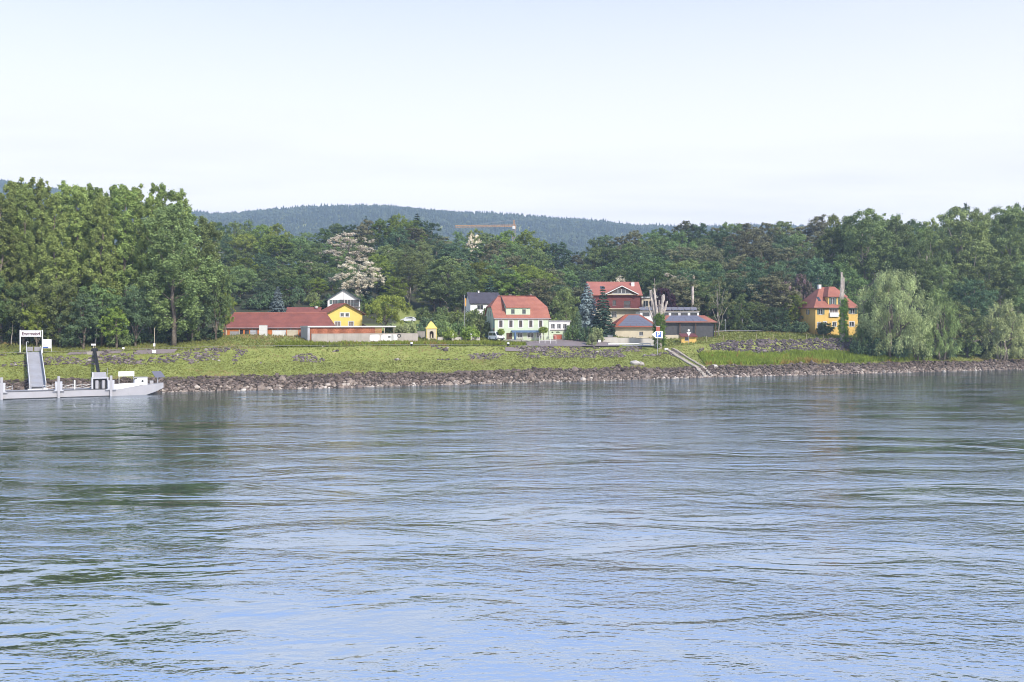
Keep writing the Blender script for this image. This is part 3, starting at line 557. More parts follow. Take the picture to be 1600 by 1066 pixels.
KINDNAME = {'poplar': 'poplar_tree', 'bigpoplar': 'poplar_tree', 'fir': 'fir_tree', 'spruce': 'spruce_tree', 'pine': 'pine_tree', 'willow': 'willow_tree', 'birch': 'birch_tree', 'cypress': 'cypress_tree', 'shrub': 'shrub', 'blossom': 'blossom_tree', 'purple': 'copper_leaved_tree', 'lilac': 'lilac_tree'}
def plant(key, px, ytop, Y, wpx, label=None, group=None, name=None, cat=None, rz=None, zadj=0.0):
    """one tree: column and top row of its crown in the photo, true distance Y, crown width in photo pixels"""
    H, W, tm, cm = PROTO[key]; g = on(px, Y); ztop = CAMH-(ytop-HZ)/F*Y; h = max(ztop-g.z, 0.5); w = wpx*Y/F
    stem = key.rstrip('0123456789'); nm = name or KINDNAME.get(stem, 'broadleaf_tree')
    o = thing(nm, label, cat or ('shrub' if stem == 'shrub' else 'tree'), (g.x, g.y, g.z+zadj), random.uniform(0, 6.28) if rz is None else rz, group)
    o.scale = (w/W, w/W, h/H)
    for n_, me in (('trunk' if stem != 'shrub' else 'stems', tm), ('crown' if stem != 'shrub' else 'foliage', cm)):
        c = bpy.data.objects.new(n_, me); col.objects.link(c); c.parent = o
    o['_px'] = float(px); o['_y'] = float(ytop); return o
ORD = ['first','second','third','fourth','fifth','sixth','seventh','eighth','ninth','tenth','eleventh','twelfth','thirteenth','fourteenth','fifteenth','sixteenth','seventeenth','eighteenth','nineteenth','twentieth']
def ordn(i): return ORD[i] if i < 20 else '%dth' % (i+1)

# left poplar grove beside the landing stage
gl = []
row1 = [(-34,292,208,78),(2,300,207,62),(40,286,212,66),(84,300,207,60),(122,290,213,66),(160,302,209,58),(196,288,214,64),(236,300,212,56)]
for i, (px, yt, Y, w) in enumerate(row1):
    gl.append(plant('poplar%d' % (i % 5), px, yt, Y, w*1.08, 'pale green poplar in the front row of the grove, %s from the left' % ordn(i), 'poplars of the left grove'))
row2 = [(-20,284,226,70),(22,281,224,66),(62,280,228,62),(104,284,225,66),(142,286,229,60),(178,287,226,64),(214,291,230,60),(252,288,227,62),(280,296,231,58)]
for i, (px, yt, Y, w) in enumerate(row2):
    gl.append(plant('poplar%d' % ((i+2) % 5), px, yt, Y, w*1.08, 'tall poplar behind the front row of the grove, %s from the left' % ordn(i), 'poplars of the left grove'))
plant('bigpoplar', 272, 318, 209, 128, 'big dark green poplar with bare lower trunk at the right end of the grove', rz=1.0)
plant('bigpoplar', 318, 338, 222, 84, 'broad poplar hanging over the left end of the red barn roof', rz=4.0)
plant('mid1', 338, 400, 218, 52, 'lower leafy tree at the right edge of the poplar grove')
plant('bright0', 352, 455, 224, 30, 'small bright green tree beside the left end of the barn')
for i, (k, px, yt, Y, w) in enumerate([('mid0',-12,420,203,80),('mid2',36,440,206,70),('bright1',58,470,204,44),('mid3',96,430,205,72),('dark1',130,455,203,60),('mid1',160,440,206,66),('bright0',182,478,203,44),('dark2',212,440,207,66),('dark0',300,440,215,70),('mid2',250,470,214,50)]):
    plant(k, px, yt, Y, w, 'low broadleaf tree filling the foot of the poplar grove, %s from the left' % ordn(sorted([-12,36,58,96,130,160,182,212,300,250]).index(px)), 'understorey trees of the left grove')
for i, (px, yt, Y, w) in enumerate([(-20,505,206,60),(14,498,209,56),(52,500,210,54),(90,503,208,50),(112,508,205,46),(150,500,209,54),(186,512,205,40),(206,505,209,50),(240,508,212,48),(292,505,216,54),(326,508,220,50),(268,500,222,60)]):
    plant('shrub%d' % (2 if i % 3 else 0), px, yt, Y, w, 'dark leafy bush under the poplars, %s from the left' % ordn(sorted([-20,14,52,90,112,150,186,206,240,292,326,268]).index(px)), 'bushes under the poplars')

# named trees of the village
plant('spruce', 434, 447, 262, 36, 'blue grey spruce standing behind the long red barn')
plant('blossom', 545, 360, 352, 76, 'cream blossoming tree high on the slope above the white gabled house')
plant('blossom', 561, 400, 300, 70, 'cream blossoming tree directly behind the white gabled house', rz=2.0)
plant('blossom', 478, 405, 345, 26, 'small cream blossoming tree on the slope above the barn roof', rz=3.0)
plant('blossom', 611, 388, 362, 18, 'thin blossoming tree right of the two large cream ones', rz=4.0)
plant('blossom', 740, 362, 400, 26, 'blossoming tree on the skyline below the crane jib', rz=5.0)
plant('blossom', 966, 428, 318, 40, 'blossoming tree behind the chimney of the red boarded house', rz=1.0)
plant('blossom', 1062, 420, 318, 60, 'wide blossoming tree behind the tall pale pole', rz=2.5)
plant('small', 603, 461, 246, 54, 'round bright green tree right of the yellow gabled house')
plant('tall0', 640, 395, 312, 62, 'tall grey green tree behind the parked silver car')
plant('tall1', 700, 398, 306, 72, 'tall dark tree left of the slate roofed cottage', rz=1.2)
plant('fir0', 613, 336, 420, 52, 'broad dark fir on the skyline left of the crane', rz=0.3)
plant('fir1', 652, 333, 424, 58, 'largest dark fir on the skyline left of the crane')
plant('fir0', 572, 337, 416, 26, 'slim dark fir on the skyline, leftmost of the fir clump')
plant('spruce', 918, 442, 268, 56, 'blue spruce left of the red boarded house')
plant('fir0', 942, 447, 264, 44, 'dark green fir in front of the red boarded house', rz=2.0)
plant('cypress', 903, 484, 258, 16, 'narrow column cypress beside the blue spruce')
plant('mid0', 884, 446, 262, 40, 'round green tree right of the mint green house')
plant('purple', 1037, 450, 292, 32, 'dark purple leaved tree behind the ivy clad dead trunk')
plant('birch', 1124, 428, 272, 46, 'thin birch with pale leaning trunks right of the low roofs')
plant('mid2', 1158, 458, 287, 38, 'round green tree between the birch and the ochre house')
plant('mid1', 1188, 470, 290, 34, 'small green tree right of the birch, behind the lawn road')
plant('dark2', 1212, 478, 286, 40, 'dark bushy tree left of the ochre house')
plant('bright0', 1243, 458, 291, 34, 'soft yellow green tree at the left corner of the ochre house')
plant('lilac', 1228, 440, 300, 40, 'pinkish leaved tree on the slope above the ochre house')
plant('lilac', 1252, 428, 308, 34, 'mauve flowering tree just left of the ochre house roof', rz=2.0)
plant('fir0', 1278, 425, 308, 28, 'small dark fir behind the ochre house roof')
plant('fir1', 1186, 430, 300, 30, 'dark fir at the foot of the wood, right of the birch')
for i, (px, yt, Y, w, k) in enumerate([(690,496,243,34,0),(704,505,239,24,1),(718,498,246,30,0),(734,500,242,34,1),(750,488,252,40,0),(668,490,262,34,2),(690,487,266,36,0),(715,482,266,38,0),(655,502,250,18,2),(738,478,270,40,0),(662,476,290,30,0)]):
    plant('shrub%d' % k, px, yt, Y, w, 'garden bush between shrine and mint house, ' + ['front row, first','front row, second','front row, third','front row, fourth','front row, fifth','back row, second','back row, third','back row, fourth','lowest by the shrine, first','back row, fifth','back row, first'][i]+' from left', 'garden bushes by the shrine')
plant('shrub0', 751, 474, 267, 34, 'tall garden bush below the window of the slate cottage')
for i, (px, yt, Y, w, k) in enumerate([(612,500,236,26,3),(628,505,234,24,3),(640,498,238,26,3),(604,512,236,18,3)]):
    plant('shrub%d' % k, px, yt, Y, w, 'pale flowering bush behind the graffiti wall, %s from the left' % ['second','third','last','first'][i], 'bushes behind the concrete wall')
for i, (px, yt, Y, w, k) in enumerate([(894,503,252,26,0),(915,505,250,28,2),(932,508,252,26,3),(925,516,244,18,3),(1290,500,282,30,2),(1250,498,284,32,2),(1222,500,283,34,2),(1195,500,285,36,2),(1165,495,287,40,2),(1140,495,289,40,0),(1102,492,292,30,0)]):
    plant('shrub%d' % k, px, yt, Y, w, ['leafy bush just right of the mint annex','dark bush under the blue spruce','tan bush left of the white garden wall','low bush at the end of the white garden wall',
        'rounded hedge bush in front of the ochre house','dark bush left of the ochre house door','bush under the lilac left of the ochre house','dark bush on the road edge, middle of the row','dark bush behind the road right of the birch','leafy bush at the foot of the birch','bush right of the low solar roofs'][i])

# willows and big trees of the right-hand shore
plant('willow0', 1396, 408, 262, 124, 'large grey green willow leaning over the right-hand shore', rz=0.4)
plant('willow2', 1364, 452, 272, 44, 'darker willow between the ochre house and the large willow')
plant('willow2', 1470, 440, 267, 66, 'green willow just right of the large grey willow', rz=2.0)
plant('willow1', 1566, 468, 274, 84, 'silvery round willow at the right edge of the shore', rz=1.0)
plant('dark2', 1520, 430, 288, 70, 'dark tree in the gap between the right-hand willows')
plant('mid2', 1500, 470, 278, 60, 'green tree with thick trunk between the right-hand willows')
plant('mid0', 1620, 440, 285, 70, 'green tree cut by the right edge of the photograph')
plant('willow2', 1432, 490, 263, 60, 'low willow thicket right under the large grey willow', rz=3.0)
plant('willow2', 1348, 506, 262, 34, 'low willow thicket left under the large grey willow', rz=1.4)
for i, (px, yt, Y, w, k) in enumerate([(1365,520,260,44,2),(1402,522,262,40,2),(1440,522,265,44,2),(1478,522,268,40,2),(1512,520,272,44,0),(1540,524,275,36,2),(1590,520,279,44,3),(1338,526,260,26,2)]):
    plant('shrub%d' % k, px, yt, Y, w, 'shady bush at the foot of the shore willows, %s from the left' % ['second','third','fourth','fifth','sixth','seventh','last','first'][i], 'bushes under the shore willows')
for i, (k, px, yt, Y, w, lb) in enumerate([('tall0',1350,317,335,110,'huge pale limbed tree rising above the ochre house'),('tall1',1402,334,340,80,'tall tree just right of the huge pale limbed one'),('tall0',1500,312,325,120,'broad tallest tree above the right-hand willows'),
        ('tall1',1578,316,330,96,'tall tree on the skyline near the right edge'),('tall0',1448,350,318,76,'tree in the dip of the skyline above the large willow'),('tall1',1430,398,300,70,'tree directly behind the large grey willow'),
        ('tall0',1545,392,300,84,'tree behind the silvery willow'),('tall1',1610,402,296,80,'tall tree cut by the right edge, behind the silvery willow'),('tall0',1478,408,296,70,'tree behind the gap between the willows'),('tall1',1300,352,340,70,'tall tree left of the huge pale limbed one'),('tall0',1640,312,335,100,'skyline tree cut by the right edge')]):
    plant(k, px, yt, Y, w, lb, rz=i*1.3)

# wooded slope: rows of single trees that climb to the skyline
LAND = [(345,425,'the barn'),(425,500,'the spruce'),(500,575,'the white gabled house'),(575,660,'the parked silver car'),(660,735,'the shrine garden'),(735,860,'the mint green house'),(860,920,'the mint annex'),(920,1000,'the red boarded house'),(1000,1060,'the ivy clad trunk'),(1060,1110,'the tall pale pole'),(1110,1180,'the birch'),(1180,1250,'the lawn road'),(1250,1345,'the ochre house'),(1345,1460,'the large willow'),(1460,1620,'the silvery willow')]
wood = []
def slope_row(ri, Y, frac, step, where):
    px = 338+random.uniform(0, 10)
    while px < 1625:
        e = float(env(px)); base = 440 if px < 860 else (455 if px < 1000 else 440)
        yt = base+(e-base)*frac+random.uniform(-7, 9)*(1.0 if frac < 1 else 0.8)
        if frac == 1: yt = e+random.uniform(-9, 5)
        Yj = Y+random.uniform(-9, 9); st = step*random.uniform(0.75, 1.25)*300/Y*1.15
        skip = (frac < 0.3 and (905 < px < 1020 or 1245 < px < 1350)) or (frac < 0.4 and (620 < px < 668 or px > 1330)) or (px > 1330 and frac < 0.7 and random.random() < 0.4)
        g = on(px, Yj); ztop = CAMH-(yt-HZ)/F*Yj
        if not skip and ztop-g.z > 6:
            r = random.random()
            if px < 560: key = random.choice(['dark','mid','mid','bright','mid'])
            elif px < 900: key = random.choice(['dark','mid','mid','bright','bright','mid','fir','olive'])
            elif px < 1080: key = random.choice(['dark','mid','mid','olive'])
            elif px < 1300: key = random.choice(['olive','dark','pine','olive','mid','dark'])
            else: key = random.choice(['mid','mid','bright'])
            num = {'dark': 4, 'mid': 4, 'bright': 2, 'fir': 2, 'olive': 2, 'pine': 2}[key]
            o = plant(key+str(random.randrange(num)), px, yt, Yj, min(st*random.uniform(1.5, 2.0), 0.95*(ztop-g.z)*F/Yj)*(0.62 if key == 'fir' else 1), None, 'trees of the wooded slope'); wood.append((o, where, px, key))
        px += st
slope_row(0, 304, 0.12, 33, 'at the slope foot'); slope_row(0, 316, 0.24, 34, 'just above the slope foot'); slope_row(1, 330, 0.38, 34, 'low on the slope'); slope_row(2, 355, 0.62, 34, 'halfway up the slope'); slope_row(3, 386, 0.82, 32, 'high on the slope'); slope_row(4, 418, 1.0, 30, 'on the skyline')
ed = []
for px in list(range(352, 622, 17))+list(range(694, 742, 16))+list(range(866, 916, 16))+list(range(1000, 1110, 18))+list(range(1140, 1260, 18)):
    ed.append((px+random.uniform(-5, 5), random.uniform(286, 297), random.choice([0, 2, 2, 0, 1]), random.uniform(26, 38)))
for i, (px, Y, k, w) in enumerate(ed):
    g = on(px, Y); ytop = HZ-(g.z+random.uniform(3.2, 6.0)-CAMH)*F/Y
    lm = next((n_ for a, b_, n_ in LAND if a <= px < b_), 'the barn'); j = sum(1 for e_ in ed[:i] if next((n_ for a, b_, n_ in LAND if a <= e_[0] < b_), 'the barn') == lm)
    plant('shrub%d' % k, px, ytop, Y, w, 'bush of the wood edge behind %s, %s from left' % (lm, ordn(j)), 'bushes along the wood edge')
cnt = {}
KW = {'dark': 'dark green tree', 'mid': 'mid green tree', 'bright': 'fresh green tree', 'fir': 'dark fir', 'olive': 'olive green tree', 'pine': 'rusty green pine'}
for o, where, px, key in sorted(wood, key=lambda t: t[2]):
    lm = next((n_ for a, b_, n_ in LAND if a <= px < b_), 'the barn'); kk_ = (where, lm, key); i = cnt.get(kk_, 0); cnt[kk_] = i+1; o['_k'] = '|'.join(kk_); o['_i'] = i
for o, where, px, key in wood:
    n_ = cnt[(where, o['_k'].split('|')[1], key)]; o['label'] = '%s %s over %s' % (KW[key], where, o['_k'].split('|')[1])+('' if n_ == 1 else ', %s from left' % ordn(o['_i']))
for o in list(col.objects):
    for k in ('_px', '_y', '_k', '_i'):
        if k in o: del o[k]

# far wooded hills: one mass of tree tops on the ridge
n = 30000; Yv = 1350+1260*rng.random(n)**0.75; X = rng.uniform(-0.60, 0.60, n)*Yv; Zv = ground(X, Yv)
px = CX+F*X/Yv; con = rng.random(n) < np.where(_vn(X, Yv, 160, 41) > 0, 0.7, 0.25); hgt = rng.uniform(7, 15, n)*np.where(con, 1.2, 0.9)*(1+0.5*_vn(X, Yv, 90, 42)); wd = np.where(con, rng.uniform(3.0, 4.6, n), rng.uniform(4.6, 7.5, n))
ang = np.linspace(0, 2*math.pi, 6)[:-1]; ringv = np.stack([np.cos(ang), np.sin(ang)], 1); V = np.zeros((n, 12, 3)); j = lambda: rng.uniform(0.75, 1.25, (n, 5))
for k, (rz_, zf) in enumerate([(np.where(con, 1.0, 0.85), np.where(con, 0.12, 0.2)), (np.where(con, 0.55, 1.0), np.where(con, 0.55, 0.62))]):
    jj = j(); V[:,k*5:k*5+5,0] = X[:,None]+ringv[None,:,0]*(wd*rz_)[:,None]*jj; V[:,k*5:k*5+5,1] = Yv[:,None]+ringv[None,:,1]*(wd*rz_)[:,None]*jj; V[:,k*5:k*5+5,2] = (Zv+hgt*zf)[:,None]+rng.uniform(-.8,.8,(n,5))
V[:,10] = np.stack([X, Yv, Zv-1], 1); V[:,11] = np.stack([X+rng.normal(0,.6,n), Yv, Zv+hgt], 1)
tri = [(q, (q+1)%5, 5+(q+1)%5) for q in range(5)]+[(q, 5+(q+1)%5, 5+q) for q in range(5)]+[(5+q, 5+(q+1)%5, 11) for q in range(5)]
Fq = (np.array(tri)[None]+(np.arange(n)*12)[:,None,None]).reshape(-1, 3)
tag(np_mesh('hill_forest', V.reshape(-1, 3), Fq, 'farwood', tint=np.repeat(np.clip(np.where(con, 0.25, 0.6)+rng.normal(0, 0.15, n), 0, 1), 15)), 'far blue green forest covering the hills behind the village', 'forest', kind='stuff')

# ------------------------------------------------------------------ buildings
Z1 = Vector((0, 0, 1))
def frames(W, D, x0=0.0, y0=0.0, z0=0.0):
    return {'front': (Vector((x0, y0, z0)), Vector((1,0,0)), Vector((0,-1,0))), 'right': (Vector((x0+W, y0, z0)), Vector((0,1,0)), Vector((1,0,0))),
            'back': (Vector((x0+W, y0+D, z0)), Vector((-1,0,0)), Vector((0,1,0))), 'left': (Vector((x0, y0+D, z0)), Vector((0,-1,0)), Vector((-1,0,0)))}
def wall_face(mb, fr, W, v0, v1, holes, reveal=0.16):
    P = lambda u, v, o=0.0: fr[0]+fr[1]*u+Z1*v+fr[2]*o
    us = sorted({0.0, W, *[h[0] for h in holes], *[h[1] for h in holes]}); vs = sorted({v0, v1, *[h[2] for h in holes], *[h[3] for h in holes]})
    for a, b in zip(us, us[1:]):
        for c, d in zip(vs, vs[1:]):
            m_, n_ = (a+b)/2, (c+d)/2
            if any(h[0] < m_ < h[1] and h[2] < n_ < h[3] for h in holes): continue
            mb.add([P(a,c), P(b,c), P(b,d), P(a,d)], [(0,1,2,3)])
    for h in holes:
        a, b, c, d = h[:4]; r = -reveal-0.03
        mb.add([P(a,c), P(b,c), P(b,d), P(a,d), P(a,c,r), P(b,c,r), P(b,d,r), P(a,d,r)], [(0,4,5,1), (1,5,6,2), (2,6,7,3), (3,7,4,0)])
def window(root, fr, h, frame='white', pane='glass', bars=(1, 1), surround=0.0, shut=None, sill=True, name='window', reveal=0.16, sur_mat='white'):
    a, b, c, d = h[:4]; o = -reveal; w = MB().fbox(fr, a, b, c, d, o-0.02, o).build(name, pane, root); t = 0.07
    f = MB(); f.fbox(fr, a, a+t, c, d, o, o+0.06); f.fbox(fr, b-t, b, c, d, o, o+0.06); f.fbox(fr, a+t, b-t, c, c+t, o, o+0.06); f.fbox(fr, a+t, b-t, d-t, d, o, o+0.06)
    for i in range(bars[0]): u = a+(b-a)*(i+1)/(bars[0]+1); f.fbox(fr, u-0.035, u+0.035, c+t, d-t, o, o+0.05)
    for i in range(bars[1]): v = c+(d-c)*(i+1)/(bars[1]+1)*1.15; f.fbox(fr, a+t, b-t, v-0.03, v+0.03, o, o+0.045)
    f.build('frame', frame, w)
    if surround:
        s = MB(); q = surround; s.fbox(fr, a-q, a, c-q, d+q, 0.0, 0.035); s.fbox(fr, b, b+q, c-q, d+q, 0.0, 0.035); s.fbox(fr, a, b, d, d+q, 0.0, 0.034); s.fbox(fr, a, b, c-q, c, 0.0, 0.034); s.build('surround', sur_mat, w)
    if sill: MB().fbox(fr, a-0.06, b+0.06, c-0.07, c-0.003, -0.02, 0.10).build('sill', 'palegrey', w)
    if shut:
        for s0 in (a-(b-a)*0.52-0.02, b+0.02): MB().fbox(fr, s0, s0+(b-a)*0.52, c, d, 0.012, 0.055).build('shutter', shut, w)
    return w
def door(root, fr, h, mat, handle=True, reveal=0.12):
    a, b, c, d = h[:4]; o = MB().fbox(fr, a, b, c, d, -reveal-0.03, -reveal)
    for k in range(3): v = c+(d-c)*(k+0.15)/3; o.fbox(fr, a+0.12, b-0.12, v, v+(d-c)*0.22, -reveal, -reveal+0.02)
    w = o.build('door', mat, root)
    if handle: MB().fbox(fr, b-0.2, b-0.14, c+(d-c)*0.45, c+(d-c)*0.5, -reveal, -reveal+0.07).build('handle', 'grey', w)
    return w
def gable(mb, fr, W, v, rise, cut=1.0):
    P = lambda u, z: fr[0]+fr[1]*u+Z1*z
    if cut >= 1: mb.add([P(0,v), P(W,v), P(W/2,v+rise)], [(0,1,2)])
    else: mb.add([P(0,v), P(W,v), P(W-W/2*cut,v+rise*cut), P(W/2*cut,v+rise*cut)], [(0,1,2,3)])
def chimney(root, x, y, z0, z1, s=0.55, mat='white', parent=None, cap='concrete'):
    c = MB().box(x-s/2, y-s/2, z0, x+s/2, y+s/2, z1).build('chimney', mat, parent or root); MB().box(x-s/2-0.06, y-s/2-0.06, z1+0.002, x+s/2+0.06, y+s/2+0.06, z1+0.12).build('chimney_cap', cap, root); return c
RZ = 0.28
def sc_(Y): return F/Y

# mint green inn with the red half-hipped roof
p = hit(773, 531.5); W, D, He, Hr = 14.2, 9.6, 5.6, 10.9
r = thing('mint_green_house', 'mint green two storey house with red half hipped roof and long dormer', 'house', p, RZ); fr = frames(W, D)
up = [(1.15,2.0),(3.75,4.6),(6.3,7.15),(8.95,9.8),(11.55,12.4)]; H1 = [(a, b, 3.25, 4.85) for a, b in up]; H0 = [(3.0,4.5,0.02,1.75),(5.9,7.2,0.55,1.75),(8.5,10.1,0.55,1.75),(10.9,12.1,0.55,1.75)]
mb = MB(); wall_face(mb, fr['front'], W, -1.5, He, H1+H0); wall_face(mb, fr['right'], D, -1.5, He, []); wall_face(mb, fr['back'], W, -1.5, He, [])
gh = [(5.2,5.9,6.0,7.4),(3.4,4.1,6.0,7.4)]
wall_face(mb, fr['left'], D, 2.6, He, []); gable(mb, fr['left'], D, He, Hr-He, 0.5); gable(mb, fr['right'], D, He, Hr-He, 0.5); mb.build('wall', 'mint', r)
mb = MB(); wall_face(mb, fr['left'], D, -1.5, 2.6, []); o = mb.build('plinth_wall', 'mintdark', r); o['label'] = 'darker sea green base of the gable wall'
for h in H1: window(r, fr['front'], h, 'brownwood', 'glass', (1, 1), 0.26)
door(r, fr['front'], H0[0], 'brownwood')
for h in H0[1:]: window(r, fr['front'], h, 'white', 'glass', (1, 0), 0.2)
for a in (3.5, 5.4): mb = MB(); mb.fbox(fr['left'], a, a+0.6, 5.9, 7.2, 0.002, 0.03); w = mb.build('window', 'curtain', r); MB().fbox(fr['left'], a+0.27, a+0.33, 5.95, 7.15, 0.03, 0.06).build('frame', 'white', w)
mb = MB(); ov = 0.35; k = (Hr-He)/(D/2); ze = He-ov*k; hz_ = He+(Hr-He)*0.5; ins = 2.1; yr = D/2; xl, xr = -0.3, W+0.3; yq = D/4
A = lambda x, y, z: (x, y, z+0.12)
d0, d1 = 3.1, 9.4                                  # the dormer cuts the front slope
zd = 7.9; yd = (zd-He)/k
mb.slab([A(xl,-ov,ze), A(d0-.02,-ov,ze), A(d0-.02,yr,Hr), A(ins,yr,Hr), A(xl,yq,hz_)]); mb.slab([A(d1+.02,-ov,ze), A(xr,-ov,ze), A(xr,yq,hz_), A(W-ins,yr,Hr), A(d1+.02,yr,Hr)])
mb.slab([A(d0,-ov,ze), A(d1,-ov,ze), A(d1,0.55,He+0.55*k), A(d0,0.55,He+0.55*k)]); 
mb.slab([A(xr,D+ov,ze), A(xl,D+ov,ze), A(xl,D-yq,hz_), A(ins,yr,Hr), A(W-ins,yr,Hr), A(xr,D-yq,hz_)])
mb.slab([A(xl,D-yq,hz_), A(xl,yq,hz_), A(ins,yr,Hr)]); mb.slab([A(xr,yq,hz_), A(xr,D-yq,hz_), A(W-ins,yr,Hr)])
rf = mb.build('roof', 'rooftile', r)
mb = MB(); mb.tube([(ins,yr,Hr+.14), (W-ins,yr,Hr+.14)], 0.16, 6); mb.build('ridge_tiles', 'roofold', rf)
mb = MB(); dfr = (Vector((d0, 0.55, 0)), Vector((1,0,0)), Vector((0,-1,0))); zb = He+0.55*k; dh = [(1.3,2.2,zb+0.35,zb+1.45),(4.2,5.1,zb+0.35,zb+1.45)]; zt = zb+1.75
wall_face(mb, dfr, d1-d0, zb-0.3, zt, dh); mb.add([(d0,0.55,zb-.3),(d0,0.55,zt),(d0,yr,Hr-0.1)], [(0,1,2)]); mb.add([(d1,0.55,zb-.3),(d1,0.55,zt),(d1,yr,Hr-0.1)], [(0,2,1)])
dm = mb.build('dormer', 'mint', r)
for h in dh: window(r, dfr, h, 'shutter', 'glass', (1, 1), 0.0)
MB().slab([(d0-.15,0.2,zt+.22), (d1+.15,0.2,zt+.22), (d1+.15,yr,Hr+.16), (d0-.15,yr,Hr+.16)], 0.16).build('dormer_roof', 'rooftile', rf)
mb = MB(); mb.tube([(d0-.2,0.15,zt+.2), (d0-.2,yr,Hr+.2)], 0.09, 4); mb.build('verge_flashing', 'darkgrey', rf)
chimney(r, 5.6, yr+0.8, Hr-0.8, Hr+0.45, 0.5, 'brownwood'); chimney(r, 11.0, yr+0.5, Hr-0.8, Hr+0.5, 0.5, 'redwood')
mb = MB(); mb.bar((-.35,-ov-.05,ze+.1), (W+.35,-ov-.05,ze+.1), 0.08, 6); mb.bar((W-0.1,-0.08,0.2), (W-0.1,-0.08,ze+.1), 0.05, 6); mb.build('gutter', 'palegrey', r)
mb = MB(); mb.slab([(4.2,-1.25,2.05),(12.3,-1.25,2.05),(12.3,-0.01,2.4),(4.2,-0.01,2.4)], 0.06); mb.box(4.2,-1.3,1.85,12.3,-1.252,2.06); mb.build('awning', 'parasol', r)
MB().fbox(fr['left'], D-0.95, D-0.25, 3.0, 5.2, 0.02, 0.06).build('banner', 'teal', r); MB().fbox(fr['left'], D-0.95, D-0.25, 1.6, 2.98, 0.02, 0.06).build('banner', 'redbanner', r)
MB().tube([(W+0.5,1.0,4.6),(W+0.42,0.95,4.62)], [0.42,0.42], 12).build('satellite_dish', 'palegrey', r); 
mb = MB(); mb.bar((W,1.2,4.5),(W+.45,1.0,4.6),0.03); mb.build('dish_arm', 'grey', r)

# annex with flat roof
q = p+Vector((math.cos(RZ)*(W+0.02), math.sin(RZ)*(W+0.02), 0)); r2 = thing('annex', 'pale flat roofed annex with three windows beside the mint house', 'annex', q, RZ); W2, D2 = 5.6, 8.0; fr = frames(W2, D2, 0.0, 0.25)
ah = [(0.6,1.6,2.85,4.0),(2.2,3.2,2.85,4.0),(3.8,4.8,2.85,4.0)]; gd = [(1.2,3.5,0.02,1.35)]
mb = MB(); wall_face(mb, fr['front'], W2, 2.3, 4.6, ah); wall_face(mb, fr['right'], D2, 2.3, 4.6, []); wall_face(mb, fr['back'], W2, -1, 4.6, []); mb.build('wall', 'white', r2)
mb = MB(); wall_face(mb, fr['front'], W2, -1.5, 2.3, gd); wall_face(mb, fr['right'], D2, -1.5, 2.3, []); mb.build('plinth_wall', 'mint', r2)
for h in ah: window(r2, fr['front'], h, 'white', 'glass', (1, 0), 0.0)
g_ = MB().fbox(fr['front'], *gd[0], -0.15, -0.12).build('garage_door', 'garage', r2)
for k in range(3): MB().fbox(fr['front'], gd[0][0]+.05, gd[0][1]-.05, 0.1+k*0.42, 0.45+k*0.42, -0.118, -0.09).build('panel', 'garage', g_)
MB().box(-0.15, 0.0, 4.602, W2+0.3, D2+0.4, 4.85).build('flat_roof', 'palegrey', r2)
mb = MB(); mb.fbox(fr['front'], 0.4, 5.2, 2.38, 2.55, 0.0, 0.28); mb.build('planter', 'concrete', r2)
plant('shrub0', 863, 516.2, 249.5, 4, 'left plant trailing from the annex planter', name='potted_plant', cat='plant', zadj=2.0).scale = (.3,.16,.16)
plant('shrub0', 872, 516.2, 250.5, 4, 'right plant trailing from the annex planter', name='potted_plant', cat='plant', zadj=2.0).scale = (.4,.16,.16)

# long barn with weathered red roof
p = on(349, 236); r = thing('long_barn', 'long low barn with weathered red tile roof and orange boarded wall', 'barn', p, 0.10); W, D, He, Hr = 25.5, 8.5, 2.3, 5.6; fr = frames(W, D)
bh = [(3.6,4.6,0.5,1.5),(5.0,6.0,0.5,1.5),(15.0,16.2,0.4,1.6)]
mb = MB(); wall_face(mb, fr['front'], W, -1.5, He, bh); [wall_face(mb, fr[s], l, -1.5, He, []) for s, l in (('left', D), ('right', D), ('back', W))]; mb.build('wall', 'orange', r)
for h in bh: window(r, fr['front'], h, 'brownwood', 'glass', (1, 0))
mb = MB(); 
for k in range(9): mb.box(0.6+k*3.0, -0.06, -0.5, 0.85+k*3.0, -0.004, He-0.15)
mb.build('timber_posts', 'cream', r)
ins = 1.7; mb = MB(); o_ = 0.45; ze = He-0.25; mb.slab([(-o_,-o_,ze),(W+o_,-o_,ze),(W-ins,D/2,Hr),(ins,D/2,Hr)]); mb.slab([(W+o_,D+o_,ze),(-o_,D+o_,ze),(ins,D/2,Hr),(W-ins,D/2,Hr)])
mb.slab([(-o_,D+o_,ze),(-o_,-o_,ze),(ins,D/2,Hr)]); mb.slab([(W+o_,-o_,ze),(W+o_,D+o_,ze),(W-ins,D/2,Hr)]); rf = mb.build('roof', 'roofold', r)
mb = MB(); mb.tube([(ins,D/2,Hr+.04),(W-ins,D/2,Hr+.04)], 0.14, 6); mb.build('ridge_tiles', 'rooftile', rf); mb = MB(); mb.bar((-o_,-o_-.06,ze-.05),(W+o_,-o_-.06,ze-.05),0.07,6); mb.build('gutter', 'grey', r)
